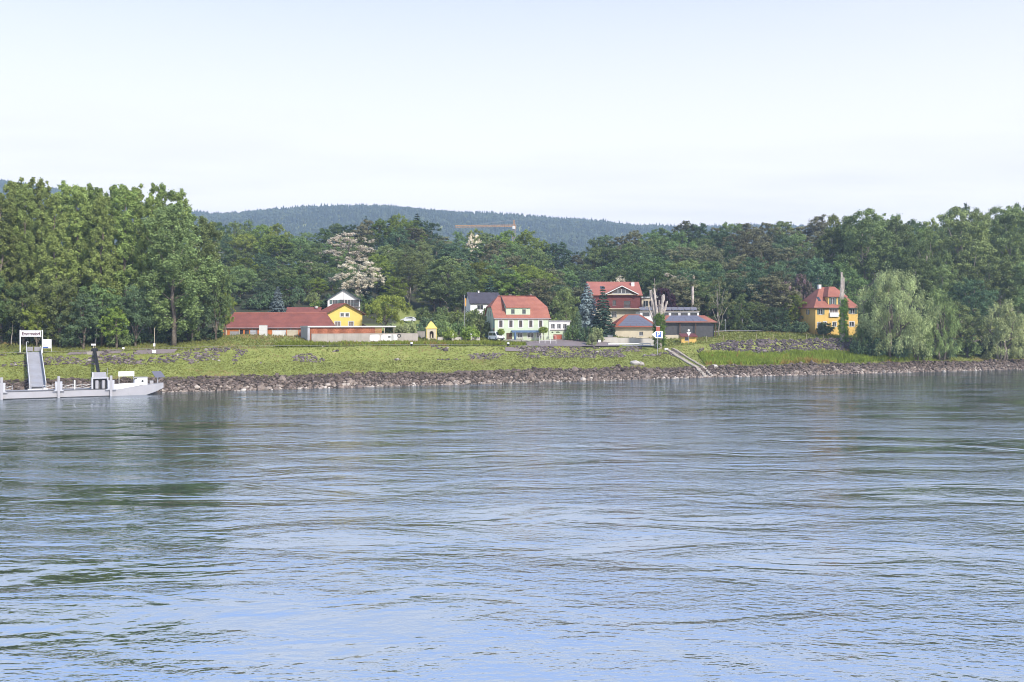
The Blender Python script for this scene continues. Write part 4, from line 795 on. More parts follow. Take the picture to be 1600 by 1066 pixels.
# dark roofed shed behind
p = on(448, 262); r = thing('rear_shed', 'low shed with dark brown roof behind the barn', 'shed', p, 0.1); W, D, He, Hr = 8.5, 6, 2.6, 4.2; fr = frames(W, D); mb = MB(); [wall_face(mb, fr[s], l, -1.5, He, []) for s, l in (('front', W), ('left', D), ('right', D), ('back', W))]
gable(mb, fr['left'], D, He, Hr-He); gable(mb, fr['right'], D, He, Hr-He); mb.build('wall', 'brownwood', r); mb = MB(); mb.slab([(-.3,-.4,He-.1),(W+.3,-.4,He-.1),(W+.3,D/2,Hr+.1),(-.3,D/2,Hr+.1)]); mb.slab([(W+.3,D+.4,He-.1),(-.3,D+.4,He-.1),(-.3,D/2,Hr+.1),(W+.3,D/2,Hr+.1)]); rf = mb.build('roof', 'roofold', r)
MB().tube([(W-1,2.2,Hr-.2),(W-1,2.2,Hr+.35)], [0.35,0.5], 8).build('roof_vent', 'white', rf)

# yellow gabled house
def gable_front(name, label, p, rz, W, D, He, Hr, wallm, roofm, holes, ov=0.6, fo=0.5, drop=0.0):
    r = thing(name, label, 'house', p, rz); fr = frames(W, D); mb = MB(); wall_face(mb, fr['front'], W, -2, He, [h for h in holes if h[3] <= He])
    wall_face(mb, fr['left'], D, -2, He, []); wall_face(mb, fr['right'], D, -2, He, []); wall_face(mb, fr['back'], W, -2, He, []); gable(mb, fr['front'], W, He, Hr-He); gable(mb, fr['back'], W, He, Hr-He); mb.build('wall', wallm, r)
    k = (Hr-He)/(W/2); z0 = He-ov*k; t = 0.16; mb = MB(); mb.slab([(-ov,D+fo,z0+t),(-ov,-fo,z0+t),(W/2,-fo,Hr+t),(W/2,D+fo,Hr+t)], 0.2); mb.slab([(W+ov,-fo,z0+t),(W+ov,D+fo,z0+t),(W/2,D+fo,Hr+t),(W/2,-fo,Hr+t)], 0.2); rf = mb.build('roof', roofm, r)
    mb = MB(); mb.prism([(-ov,-fo-.03,z0+t-.24),(W/2,-fo-.03,Hr+t-.24),(W/2,-fo-.03,Hr+t-.02),(-ov,-fo-.03,z0+t-.02)], (0,.026,0)); mb.prism([(W/2,-fo-.03,Hr+t-.24),(W+ov,-fo-.03,z0+t-.24),(W+ov,-fo-.03,z0+t-.02),(W/2,-fo-.03,Hr+t-.02)], (0,.026,0)); mb.build('bargeboard', 'greenroof' if roofm == 'greenroof' else 'brownwood', rf)
    return r, fr, rf
p = on(512, 249); W, D, He, Hr = 9.0, 9.5, 5.3, 7.6
hs = [(1.9,3.3,1.9,3.1),(5.4,6.7,1.9,3.1)]; hs2 = [(3.3,4.2,4.35,5.2),(4.6,5.5,4.35,5.2)]
r, fr, rf = gable_front('yellow_house', 'lemon yellow gabled house with orange red roof behind the barn end', p, 0.46, W, D, He, Hr, 'yellow', 'roofbright', hs+hs2, 0.9, 0.7)
for h in hs: window(r, fr['front'], h, 'white', 'curtain', (1, 0), 0.16, None)
for h in hs2: window(r, fr['front'], h, 'white', 'glass', (1, 0), 0.2, None)
mb = MB(); mb.slab([(W+.03,0.5,2.6),(W+2.4,0.5,1.6),(W+2.4,6,1.6),(W+.03,6,2.6)][::1], 0.15); mb.build('lean_to_roof', 'roofbright', r); mb = MB(); mb.box(W+.05,0.7,-1.5,W+2.1,5.8,1.55); mb.build('lean_to_wall', 'yellow', r)

# white gabled house
p = on(512, 276); W, D, He, Hr = 8.9, 8, 0, 0; topz = CAMH+(HZ-452)/F*276-p.z; He = CAMH+(HZ-468)/F*276-p.z; Hr = topz
hs = [(1.3,2.7,He-1.3,He-.15),(4.6,7.2,He-2.0,He-.05)]
r, fr, rf = gable_front('white_house', 'white gabled house with dark green roof above the yellow house', p, 0.16, W, D, He, Hr, 'cleanwhite', 'greenroof', hs, 0.45, 0.7)
window(r, fr['front'], hs[0], 'white', 'glass', (1, 0), 0.0, 'shutter'); window(r, fr['front'], hs[1], 'white', 'glass', (2, 0), 0.0, 'darkgrey', sill=False)
mb = MB(); mb.box(4.1,-1.1,He-2.15,W+.05,-0.004,He-2.0); 
bl = mb.build('balcony', 'concrete', r); mb = MB()
for k in range(12): mb.bar((4.15+k*0.42,-1.06,He-2.0),(4.15+k*0.42,-1.06,He-1.1),0.025)
mb.bar((4.1,-1.06,He-1.1),(W,-1.06,He-1.1),0.04); mb.build('railing', 'shutter', bl)
MB().box(4.28,-0.03,He-0.3,4.36,-0.002,Hr-0.2).build('gable_seam', 'grey', r)

# slatted timber screen with flat roof, and graffiti wall in front of it
a_, b_ = hit(487, 536), hit(653, 534); dv_ = b_-a_; ang_ = math.atan2(dv_.y, dv_.x); ln = math.hypot(dv_.x, dv_.y); zb = min(a_.z, b_.z)
r = thing('concrete_wall', 'long grey concrete wall with white painted patches and a black ring', 'wall', (a_.x, a_.y, zb), ang_); hw = 1.95
mb = MB(); nseg = 7
for k in range(nseg): mb.box(ln*k/nseg+.008, 0, -1.0, ln*(k+1)/nseg-.008, 0.3, hw)
mb.build('wall_panels', 'concrete', r); MB().box(-.05,-.04,hw+.002,ln+.05,.34,hw+.1).build('coping', 'concrete', r)
def blotch(cx, cz, w, h, n=18, jag=0.12):
    return [(cx+math.copysign(abs(math.cos(2*math.pi*k/n))**0.4, math.cos(2*math.pi*k/n))*w/2*random.uniform(1-jag, 1), -0.006, cz+math.copysign(abs(math.sin(2*math.pi*k/n))**0.4, math.sin(2*math.pi*k/n))*h/2*random.uniform(1-jag*.5, 1)) for k in range(n)]
for cx, w in ((ln*0.58, 2.6), (ln*0.70, 3.4), (ln*0.77, 1.6)): MB().prism(blotch(cx, 1.05, w, 1.5), (0,-.004,0)).build('paint_patch', 'white', r)
ring = MB(); cx, cz = ln*0.815, 1.45
for k in range(20):
    t0, t1 = 2*math.pi*k/20, 2*math.pi*(k+1)/20; ring.add([(cx+math.cos(t)*rr, -0.014, cz+math.sin(t)*rr*0.9) for t, rr in ((t0,.28),(t1,.28),(t1,.5),(t0,.5))], [(0,1,2,3)])
ring.build('painted_ring', 'black', r); MB().prism(blotch(ln*0.72,1.2,.7,.35), (0,-.016,0)).build('painted_mark', 'darkgrey', r)
p = Vector((a_.x, a_.y, zb))+Vector((-math.sin(ang_)*3.2, math.cos(ang_)*3.2, 0)); ls = ln*0.70
r = thing('slatted_shed', 'long open shed with rusty upright slats under a white flat roof', 'shed', p, ang_); mb = MB()
k = 0
while 0.6+k*0.26 < ls-.2: mb.box(0.6+k*0.26, 0, 0.2, 0.6+k*0.26+0.17, 0.05, 3.4); k += 1
o = mb.build('slats', 'rust', r); o['kind'] = 'stuff'
mb = MB(); [mb.box(0.6, 0.052, z, ls, 0.12, z+0.12) for z in (1.2, 2.3, 3.25)]; mb.build('rails', 'brownwood', r)
MB().box(0, -0.5, 3.45, ln*0.83, 5.0, 3.75).build('flat_roof', 'white', r); MB().box(0.02, -0.3, -0.5, 0.55, 4.5, 3.44).build('end_wall', 'grey', r); MB().box(0.6, 4.6, -.5, ls, 4.8, 3.44).build('back_wall', 'orange', r)
mb = MB(); [mb.box(x, -.3, -.5, x+.16, -.14, 3.44) for x in (ls+.4, ln*0.81)]; mb.build('posts', 'woodpost', r)

# wayside shrine
p = hit(673.5, 530); r = thing('wayside_shrine', 'small white wayside shrine with yellow pointed roof and arched niche', 'shrine', p, 0.2); w = 1.25
mb = MB(); na = 8; arch = [(-.5,.3),(-.5,1.45)]+[(-.5*math.cos(math.pi*k/na), 1.45+.5*math.sin(math.pi*k/na)) for k in range(1, na)]+[(.5,1.45),(.5,.3)]
outer = [(-w,-.8),(-w,2.6),(w,2.6),(w,-.8)]
P2 = lambda u, z, y=-w: (u, y, z)
mb.add([P2(-w,-.8),P2(-.5,-.8),P2(-.5,1.45),P2(-w,1.45)], [(0,1,2,3)]); mb.add([P2(.5,-.8),P2(w,-.8),P2(w,1.45),P2(.5,1.45)], [(0,1,2,3)]); mb.add([P2(-.5,-.8),P2(.5,-.8),P2(.5,.3),P2(-.5,.3)], [(0,1,2,3)])
top = [P2(-w,1.45)]+[P2(*q_) for q_ in arch[1:-1]]+[P2(w,1.45),P2(w,2.6),P2(-w,2.6)]; mb.add(top, [tuple(range(len(top)))])
for q0, q1 in zip(arch, arch[1:]): mb.add([P2(*q0),P2(*q1),P2(*q1,-.35),P2(*q0,-.35)], [(0,1,2,3)])
for s_ in ((-w,-w,-w,w),(w,-w,w,w),(-w,w,w,w)): mb.add([(s_[0],s_[1],-.8),(s_[2],s_[3],-.8),(s_[2],s_[3],2.6),(s_[0],s_[1],2.6)], [(0,1,2,3)])
mb.build('wall', 'cream', r); MB().box(-.6,-.36,.2,.6,-.33,2.1).build('niche', 'brownwood', r)
mb = MB(); [mb.box(sx*w-(.12 if sx > 0 else 0), -w-.05, -.8, sx*w+(.0 if sx > 0 else .12), -w-.003, 2.6) for sx in (-1, 1)]; mb.build('corner_strips', 'yellow', r)
mb = MB(); e = 1.45; prof = [(e,2.55),(e*.72,3.0),(e*.42,3.7),(0.03,4.35)]; vs = []; fs = []
for q_, (rr, z) in enumerate(prof): vs += [(-rr,-rr,z),(rr,-rr,z),(rr,rr,z),(-rr,rr,z)]
for q_ in range(3): fs += [(q_*4+k, q_*4+(k+1)%4, q_*4+4+(k+1)%4, q_*4+4+k) for k in range(4)]
mb.add(vs, fs+[(3,2,1,0),(12,13,14,15)]); mb.build('roof', 'yellow', r); mb = MB(); mb.bar((0,0,4.3),(0,0,4.9),.03); mb.bar((-.15,0,4.7),(.15,0,4.7),.03); mb.build('cross', 'darkgrey', r)
MB().tube([(0,-.5,.31),(0,-.5,.95),(0,-.5,1.15),(0,-.5,1.35)], [.2,.13,.1,.02], 8).build('statue', 'cream', r)

# low whitewashed walls
def low_wall(label, px0, py0, px1, py1, h, mat='palewall', th=0.3, Y=None):
    a, b = (on(px0, Y), on(px1, Y+2.5)) if Y else (hit(px0, py0), hit(px1, py1)); d = b-a; ln = math.hypot(d.x, d.y); r = thing('low_wall', label, 'wall', (a.x, a.y, min(a.z, b.z)), math.atan2(d.y, d.x)); dz = abs(a.z-b.z)
    z0, z1 = a.z-min(a.z, b.z), b.z-min(a.z, b.z); mb = MB(); n_ = max(2, int(ln/4))
    for k in range(n_): zz = z0+(z1-z0)*(k+.5)/n_; mb.box(ln*k/n_+.006, 0, -1.0, ln*(k+1)/n_-.006, th, zz+h)
    mb.build('wall_sections', mat, r); mb = MB()
    for k in range(n_): zz = z0+(z1-z0)*(k+.5)/n_; mb.box(ln*k/n_-.01, -.05, zz+h+.002, ln*(k+1)/n_-.02, th+.05, zz+h+.09)
    mb.build('coping', 'concrete', r); return r
low_wall('low pinkish wall running from the shrine to the parked van', 684, 533, 750, 533, 0.9)
low_wall('short grey wall between the graffiti wall and the shrine', 650, 529, 664, 528, 1.6, 'concrete')
low_wall('low white wall curving up right of the mint annex', 890, 528, 930, 532, 0.7)
low_wall('whitewashed garden wall in front of the low solar roofs', 935, 524, 1022, 524, 1.55, Y=252)
low_wall('stub of white wall at the parking lot entrance', 915, 532, 934, 530, 0.8)

# slate roofed cottage
p = on(735, 272); zr_ = CAMH+(HZ-457)/F*272-p.z; ze_ = CAMH+(HZ-473)/F*272-p.z; r = thing('slate_cottage', 'small white cottage with dark slate roof behind the mint house', 'house', p, 0.25); W, D = 8.5, 6.5; fr = frames(W, D)
wh = [(1.9,3.6,ze_-1.9,ze_-.7)]; mb = MB(); wall_face(mb, fr['front'], W, -2.5, ze_, wh); [wall_face(mb, fr[s], l, -2.5, ze_, []) for s, l in (('left', D), ('right', D), ('back', W))]; gable(mb, fr['left'], D, ze_, zr_-ze_); gable(mb, fr['right'], D, ze_, zr_-ze_); mb.build('wall', 'cleanwhite', r)
window(r, fr['front'], wh[0], 'white', 'glass', (1, 0)); mb = MB(); mb.slab([(-.3,-.4,ze_-.2),(W+.3,-.4,ze_-.2),(W+.3,D/2,zr_+.12),(-.3,D/2,zr_+.12)]); mb.slab([(W+.3,D+.4,ze_-.2),(-.3,D+.4,ze_-.2),(-.3,D/2,zr_+.12),(W+.3,D/2,zr_+.12)]); rf = mb.build('roof', 'slate', r)
mb = MB(); mb.bar((-.3,-.45,ze_-.25),(W+.3,-.45,ze_-.25),.07,6); mb.build('gutter', 'darkgrey', r); chimney(r, 3, D/2, zr_-.4, zr_+.5, .4, 'white', rf)
# hidden white gable among the poplars, and roofs on the upper slope
p = on(338, 352); zt_ = CAMH+(HZ-383)/F*352-p.z; r, fr, rf = gable_front('hillside_house', 'white gable just showing between the poplars and the wood', p+Vector((-1.6,0,0)), 0.2, 3.6, 6, zt_-1.6, zt_, 'cleanwhite', 'slate', [], 0.4, 0.4)

# red boarded house
p = on(923, 296); s = 296/F; zz = lambda y: CAMH+(HZ-y)*s-p.z
r = thing('red_boarded_house', 'large house with oxblood boarded upper floor, balcony and glazed gable', 'house', p, 0.10); W, D = 15.0, 9.5; He, Hr = zz(459), zz(440); f0, f1 = zz(482), zz(460); fr = frames(W, D)
hb = [(6.6,7.6,f0+.9,f0+2.4),(10.0,12.0,f0+.3,f0+2.2)]; hl = [(6.3,7.8,f0-2.6,f0-.9)]
mb = MB(); wall_face(mb, fr['front'], W, f0, He, hb); wall_face(mb, fr['left'], D, f0, He, []); wall_face(mb, fr['right'], D, f0, He, []); wall_face(mb, fr['back'], W, -2, He, []); gable(mb, fr['left'], D, He, Hr-He); gable(mb, fr['right'], D, He, Hr-He); mb.build('boarded_wall', 'redwood', r)
mb = MB(); wall_face(mb, fr['front'], W, -2.5, f0, hl); wall_face(mb, fr['left'], D, -2.5, f0, []); wall_face(mb, fr['right'], D, -2.5, f0, []); mb.build('lower_wall', 'cream', r)
for h in hb: window(r, fr['front'], h, 'shutter', 'glass', (1, 0))
window(r, fr['front'], hl[0], 'white', 'glass', (1, 1), 0.12)
mb = MB(); k = (Hr-He)/(D/2); mb.slab([(-.5,-.7,He-.7*k+.15),(W+.6,-.7,He-.7*k+.15),(W+.6,D/2,Hr+.15),(-.5,D/2,Hr+.15)]); mb.slab([(W+.6,D+.7,He-.7*k+.15),(-.5,D+.7,He-.7*k+.15),(-.5,D/2,Hr+.15),(W+.6,D/2,Hr+.15)]); rf = mb.build('roof', 'roofpink', r)
g0, g1 = 4.6, 13.6; gm = (g0+g1)/2; za = zz(447.5); gfr = (Vector((g0,-1.0,0)), Vector((1,0,0)), Vector((0,-1,0)))
mb = MB(); mb.add([(g0,-1.0,He-.1),(g1,-1.0,He-.1),(gm,-1.0,za)], [(0,1,2)]); mb.build('cross_gable', 'brownwood', r); 
gl_ = MB(); gl_.prism([(g0+1.7,-1.03,He+.15),(g1-1.7,-1.03,He+.15),(gm+1.0,-1.03,He+1.35),(gm-1.0,-1.03,He+1.35)], (0,.02,0)); gw = gl_.build('gable_glazing', 'glass', r)
mb = MB(); [mb.box(x-.05,-1.08,He+.15,x+.05,-1.034,He+1.3) for x in (gm-1.1, gm, gm+1.1)]; mb.box(g0+1.5,-1.09,He+.02,g1-1.5,-1.034,He+.14); mb.build('mullions', 'white', gw)
mb = MB(); kk2 = (za-He)/((g1-g0)/2); e = .5; yb = D*0.3
mb.slab([(g0-e,yb,He-e*kk2+.2),(g0-e,-1.6,He-e*kk2+.2),(gm,-1.6,za+.2),(gm,yb,za+.2)], .2); mb.slab([(g1+e,-1.6,He-e*kk2+.2),(g1+e,yb,He-e*kk2+.2),(gm,yb,za+.2),(gm,-1.6,za+.2)], .2); mb.build('gable_roof', 'roofpink', rf)
mb = MB(); t = .2; mb.prism([(g0-e,-1.64,He-e*kk2-.06),(gm,-1.64,za-.06),(gm,-1.64,za+t),(g0-e,-1.64,He-e*kk2+t)], (0,.03,0)); mb.prism([(gm,-1.64,za-.06),(g1+e,-1.64,He-e*kk2-.06),(g1+e,-1.64,He-e*kk2+t),(gm,-1.64,za+t)], (0,.03,0)); mb.build('bargeboard', 'white', rf)
MB().box(g0+.1,-1.04,He-.35,g1-.1,-.005,He-.12).build('beam', 'cream', r)
mb = MB(); mb.box(g0,-1.8,f0-.25,W+.3,-.01,f0-.02); bl = mb.build('balcony', 'cream', r); mb = MB(); [mb.bar((g0+.1+q_*.3,-1.75,f0),(g0+.1+q_*.3,-1.75,f0+.95),.025) for q_ in range(35)]; mb.box(g0,-1.8,f0+.95,W+.3,-1.7,f0+1.05); mb.build('railing', 'redwood', bl)
chimney(r, W-1.6, D*0.35, Hr-1.8, Hr-.1, .9, 'cleanwhite', rf); MB().slab([(3.3,1.6,He+1.6*k+.26),(4.6,1.6,He+1.6*k+.26),(4.6,2.7,He+2.7*k+.26),(3.3,2.7,He+2.7*k+.26)], .06).build('skylight', 'glass', rf)
MB().box(W+.3,-.1,f1-.4,W+.45,.05,He).build('corner_post', 'white', r)
# white terrace wing right of it
q = p+Vector((W*math.cos(.1)+.6, 1.5+W*math.sin(.1), 0)); r = thing('terrace_wing', 'white flat roofed wing with dark windows beside the red boarded house', 'annex', q, 0.10); fr = frames(4.6, 6); z1_ = CAMH+(HZ-465)*s-q.z; z0_ = z1_-3.6
wh = [(.5,2.0,z0_+.9,z1_-.9),(2.5,4.1,z0_+.9,z1_-.9)]; mb = MB(); wall_face(mb, fr['front'], 4.6, -3, z1_, wh); [wall_face(mb, fr[s_], l, -3, z1_, []) for s_, l in (('left', 6), ('right', 6), ('back', 4.6))]; mb.build('wall', 'cream', r); [window(r, fr['front'], h, 'white', 'glass', (1, 0)) for h in wh]; MB().box(-.2,-.5,z1_+.002,4.9,6.2,z1_+.3).build('flat_roof', 'white', r)

# low hip roofed building with solar panels (left block) and its right-hand twin
def hip_solar(name, label, px0, px1, Y, ye, yr_, rz, D, tile, panels, wallm='cream', ridge_in=None, holes=()):
    p = on(px0, Y); s = Y/F; W = (px1-px0)*s/math.cos(rz); ze = CAMH+(HZ-ye)*s-p.z; zr = CAMH+(HZ-yr_)*(Y+D/2)/F-p.z; r = thing(name, label, 'building', p, rz); fr = frames(W-1.6, D-1.6, .8, .8); mb = MB(); hh = [tuple(h) for h in holes]
    wall_face(mb, fr['front'], W-1.6, -2, ze, hh); [wall_face(mb, fr[s_], l, -2, ze, []) for s_, l in (('left', D-1.6), ('right', D-1.6), ('back', W-1.6))]; mb.build('wall', wallm, r)
    for h in hh: window(r, fr['front'], h, 'white', 'glass', (1, 0))
    i_ = ridge_in or D/2; T = [Vector((0,0,ze)), Vector((W,0,ze)), Vector((W,D,ze)), Vector((0,D,ze)), Vector((i_,D/2,zr)), Vector((W-i_,D/2,zr))]; mb = MB(); mb.slab([T[0],T[1],T[5],T[4]]); mb.slab([T[2],T[3],T[4],T[5]]); mb.slab([T[3],T[0],T[4]]); mb.slab([T[1],T[2],T[5]]); rf = mb.build('roof', tile, r)
    MB().box(-.05,-.12,ze-.22,W+.05,-.003,ze-.02).build('eaves_board', 'brownwood', rf)
    for (v0, v1, a0, a1, n_) in panels:                     # panel rows: slope fractions and side insets
        for j in range(n_):
            t0 = v0+(v1-v0)*j/n_+.006; t1 = v0+(v1-v0)*(j+1)/n_-.006
            def PP(t, e, side): return Vector(((i_*t+e) if side == 0 else (W-i_*t-e), D/2*t, ze+(zr-ze)*t+.09))
            A0, A1, B0, B1 = PP(t0,a0,0), PP(t0,a1,1), PP(t1,a0,0), PP(t1,a1,1); nc_ = max(1, int((A1-A0).length/1.7))
            for c in range(nc_):
                u0, u1 = c/nc_+.004, (c+1)/nc_-.004; o_ = MB().slab([A0.lerp(A1,u0),A0.lerp(A1,u1),B0.lerp(B1,u1),B0.lerp(B1,u0)], .05).build('solar_panel', 'solar', r)
    return r, W, ze, zr
hip_solar('solar_roofed_house', 'low cream building whose red hip roof is covered with blue grey solar panels', 957, 1033, 265, 511, 491.5, 0.06, 11.5, 'roofbright', [(0.06, 0.92, 1.2, 0.9, 5)], ridge_in=4.4, holes=[(6.5,7.6,.3,1.4)])
r, W, ze, zr = hip_solar('carport_building', 'low building with dark carport and long solar roof right of the ivy trunk', 1030, 1122, 266, 503.5, 493, 0.03, 8.5, 'rooftile', [(0.10, 0.95, 1.2, 2.2, 3)], 'darkgrey', ridge_in=2.6, holes=[(4.0,5.8,.3,1.2)])  # dark grey wall colour stands in for the shade under the carport
MB().box(1.0,.5,-1.5,8.0,.78,1.0).build('parapet', 'cream', r); [MB().box(x,.15,-1.5,x+.2,.35,ze-.2).build('post', 'brownwood', r) for x in (.3, W*.35, W*.62, W-.6)]
# terrace block with glazed railing behind them
p = on(1000, 284); s = 284/F; zz = lambda y: CAMH+(HZ-y)*s-p.z; r = thing('terrace_block', 'white terrace block with dark strip windows and roof of upright panels', 'building', p, 0.05); W = 17.0; fr = frames(W, 7); z1_, z0_ = zz(487), zz(496)
wh = [(k*2.75+.7, k*2.75+2.75, z0_+.25, z1_-.35) for k in range(6)]; mb = MB(); wall_face(mb, fr['front'], W, -2, z1_, wh); [wall_face(mb, fr[s_], l, -2, z1_, []) for s_, l in (('left', 7), ('right', 7), ('back', W))]; mb.build('wall', 'cleanwhite', r); [window(r, fr['front'], h, 'darkgrey', 'glass', (0, 0), sill=False) for h in wh]
MB().box(-.2,-.4,z1_+.002,W+.2,7.2,z1_+.15).build('terrace_slab', 'concrete', r); mb = MB()
for k in range(18): mb.bar((k*.95+.1,-.3,z1_+.15),(k*.95+.1,-.3,z1_+1.25),.035)
[mb.bar((0,-.3,z1_+h_),(W,-.3,z1_+h_),.04) for h_ in (.45,.85,1.25)]; mb.build('railing', 'palegrey', r)
for k in range(9): MB().slab([(k*1.85+.2,1.0,z1_+.5),(k*1.85+1.9,1.0,z1_+.5),(k*1.85+1.9,2.4,z1_+1.3),(k*1.85+.2,2.4,z1_+1.3)], .06).build('solar_panel', 'solar', r)
# pale pole (tall bare column)
b = on(1082, 294); zt = CAMH+(HZ-449)*294/F-b.z; r = thing('pale_column', 'tall pale bare column standing behind the terrace block', 'column', b); MB().tube([(0,0,-1),(0,0,zt*.5),(.05,0,zt)], [.46,.42,.36], 10).build('shaft', 'deadwood', r, True); MB().tube([(.05,0,zt),(.05,0,zt+.25)], [.42,.3], 10).build('cap', 'concrete', r)
# kiosk with road sign
b = on(1076, 258); r = thing('kiosk', 'small yellow kiosk with dark awning beside the lawn', 'kiosk', b, 0.05); mb = MB(); fr = frames(3.9, 2.2, -1.9, 0); kh = [(.9,1.9,.7,1.5)]; wall_face(mb, fr['front'], 3.9, -1.5, 1.75, kh); [wall_face(mb, fr[s_], l, -1.5, 1.75, []) for s_, l in (('left', 2.2), ('right', 2.2), ('back', 3.9))]; mb.build('wall', 'ochre', r); window(r, fr['front'], kh[0], 'blue', 'glass', (0, 0)); MB().slab([(-2.2,-.7,1.75),(2.2,-.7,1.75),(2.1,2.4,2.45),(-2.1,2.4,2.45)], .15).build('awning', 'redwood', r)
b = on(1076, 253); r = thing('yield_sign', 'white pointed down triangle sign with a disc on top by the kiosk', 'sign', b, 0.1); MB().tube([(0,0,-.5),(0,0,4.0)], .05, 6).build('pole', 'grey', r); MB().prism([(0,-.06,2.2),(.6,-.06,3.2),(-.6,-.06,3.2)], (0,-.03,0)).build('triangle', 'white', r); MB().tube([(0,-.06,3.65),(0,-.09,3.65)], .3, 14).build('disc', 'white', r)

# ochre house with hip roof
p = on(1273, 283); s = 283/F; zz = lambda y: CAMH+(HZ-y)*s-p.z; r = thing('ochre_house', 'ochre yellow two storey villa with red hip roof and white loggia', 'house', p, 0.22); W, D = 13.6, 11.0; He = zz(480); Hr = zz(451)+.6; fr = frames(W, D)
u = lambda px: (px-1269.5)*s/math.cos(.22); v = zz
h1 = [(u(1276.5),u(1282.5),v(491.5),v(483)),(u(1330),u(1337),v(490.5),v(482.5))]; lg = [(u(1294.5),u(1308),v(494.5),v(482.5))]; h0 = [(u(1274),u(1279.5),v(512),v(504)),(u(1284),u(1289),v(508),v(503)),(u(1299.5),u(1305.5),v(510),v(503.5)),(u(1328),u(1336),v(510),v(503))]
mb = MB(); wall_face(mb, fr['front'], W, -2, He, h1+h0+lg); lh = [(6.8,7.6,v(491),v(484))]; wall_face(mb, fr['left'], D, -2, He, lh); wall_face(mb, fr['right'], D, -2, He, []); wall_face(mb, fr['back'], W, -2, He, []); mb.build('wall', 'ochre', r)
for h in h1: window(r, fr['front'], h, 'cleanwhite', 'glass', (1, 0), .12, 'shutter')
for h in h0: window(r, fr['front'], h, 'cleanwhite', 'glass', (1, 0), .18)
window(r, fr['left'], lh[0], 'cleanwhite', 'glass', (1, 0), .12, 'shutter'); window(r, fr['front'], lg[0], 'cleanwhite', 'curtain', (2, 0), .2, sill=False, name='loggia')
MB().fbox(fr['front'], lg[0][0]-.15, lg[0][1]+.15, lg[0][2]-.1, lg[0][2]+1.1, .04, .5).build('balcony_front', 'cleanwhite', r)
e = .6; i_ = 4.6; T = [Vector((-e,-e,He-.15)), Vector((W+e,-e,He-.15)), Vector((W+e,D+e,He-.15)), Vector((-e,D+e,He-.15)), Vector((i_,D/2,Hr)), Vector((W-i_,D/2,Hr))]; mb = MB(); mb.slab([T[0],T[1],T[5],T[4]]); mb.slab([T[2],T[3],T[4],T[5]]); mb.slab([T[3],T[0],T[4]]); mb.slab([T[1],T[2],T[5]]); rf = mb.build('roof', 'rooftile', r)
bx0, bx1 = u(1293), u(1323); bz0, bz1 = He+.1, v(463.5); dfr = (Vector((bx0, 0.35, 0)), Vector((1,0,0)), Vector((0,-1,0))); dh = [(.9,2.0,bz0+.55,bz1-.2),(bx1-bx0-1.9,bx1-bx0-.8,bz0+.55,bz1-.2)]; mb = MB(); wall_face(mb, dfr, bx1-bx0, bz0-.3, bz1, dh); [mb.add([(x,.35,bz0-.3),(x,.35,bz1),(x,4.4,bz1),(x,4.4,bz0-.3)], [(0,1,2,3)]) for x in (bx0, bx1)]; mb.build('dormer', 'ochre', r); [window(r, dfr, h, 'cleanwhite', 'glass', (1, 0), .12, 'shutter') for h in dh]
mb = MB(); bm = (bx0+bx1)/2; dz_ = Hr+.1; mb.slab([(bx0-.4,-.1,bz1+.05),(bx1+.4,-.1,bz1+.05),(bm+.9,3.2,dz_),(bm-.9,3.2,dz_)]); mb.slab([(bx0-.4,5.5,bz1+.05),(bx0-.4,-.1,bz1+.05),(bm-.9,3.2,dz_),(bm-.9,5.4,dz_)]); mb.slab([(bx1+.4,-.1,bz1+.05),(bx1+.4,5.5,bz1+.05),(bm+.9,5.4,dz_),(bm+.9,3.2,dz_)]); mb.slab([(bm-.9,3.2,dz_),(bm+.9,3.2,dz_),(bm+.9,5.5,dz_),(bm-.9,5.5,dz_)]); mb.build('dormer_roof', 'rooftile', rf)
chimney(r, u(1287.5)+1.2, D/2, Hr-1.0, Hr+.7, .8, 'cleanwhite', rf); kf = (Hr-He+.15)/(D/2+e); zf = lambda y: He-.15+(y+e)*kf+.1; MB().slab([(1.9,1.3,zf(1.3)),(2.7,1.3,zf(1.3)),(2.7,2.5,zf(2.5)),(1.9,2.5,zf(2.5))], .08).build('skylight', 'glass', rf)
mb = MB(); mb.bar((.05,-.07,-1),(.05,-.07,He-.1),.07,6); mb.bar((-e,-e-.06,He-.25),(W+e,-e-.06,He-.25),.08,6); mb.build('gutter', 'darkgrey', r)


# ------------------------------------------------------------------ landing stage
ZD = 1.22; PR = math.radians(27.5); po = Vector((-68.8, 170.6, 0.0))
r = thing('landing_pontoon', 'long pale grey landing pontoon with white bow moored at the left bank', 'pontoon', po, PR)
mb = MB(); mb.prism([(-32,0,-.6),(0,0,-.6),(0,0,ZD),(-32,0,ZD)], (0,4.6,0)); mb.build('hull', 'palegrey', r)
mb = MB(); prof = [(0.02,0,4.6,-.6),(3.0,0,4.6,-.5),(5.6,.35,4.25,-.1),(7.4,.9,3.7,.45),(8.9,1.7,2.9,1.05)]; tp = [ZD+.15,ZD+.25,ZD+.45,ZD+.6,ZD+.72]; vs, fs = [], []
for (x, y0, y1, zb_), z1_ in zip(prof, tp): vs += [(x,y0+.15*(zb_ < 0),zb_),(x,y1-.15*(zb_ < 0),zb_),(x,y1,z1_),(x,y0,z1_)]
for q_ in range(4):
    for k in range(4): fs.append((q_*4+k, q_*4+4+k, q_*4+4+(k+1)%4, q_*4+(k+1)%4))
mb.add(vs, fs+[(0,1,2,3),(19,18,17,16)]); mb.build('bow', 'palegrey', r)
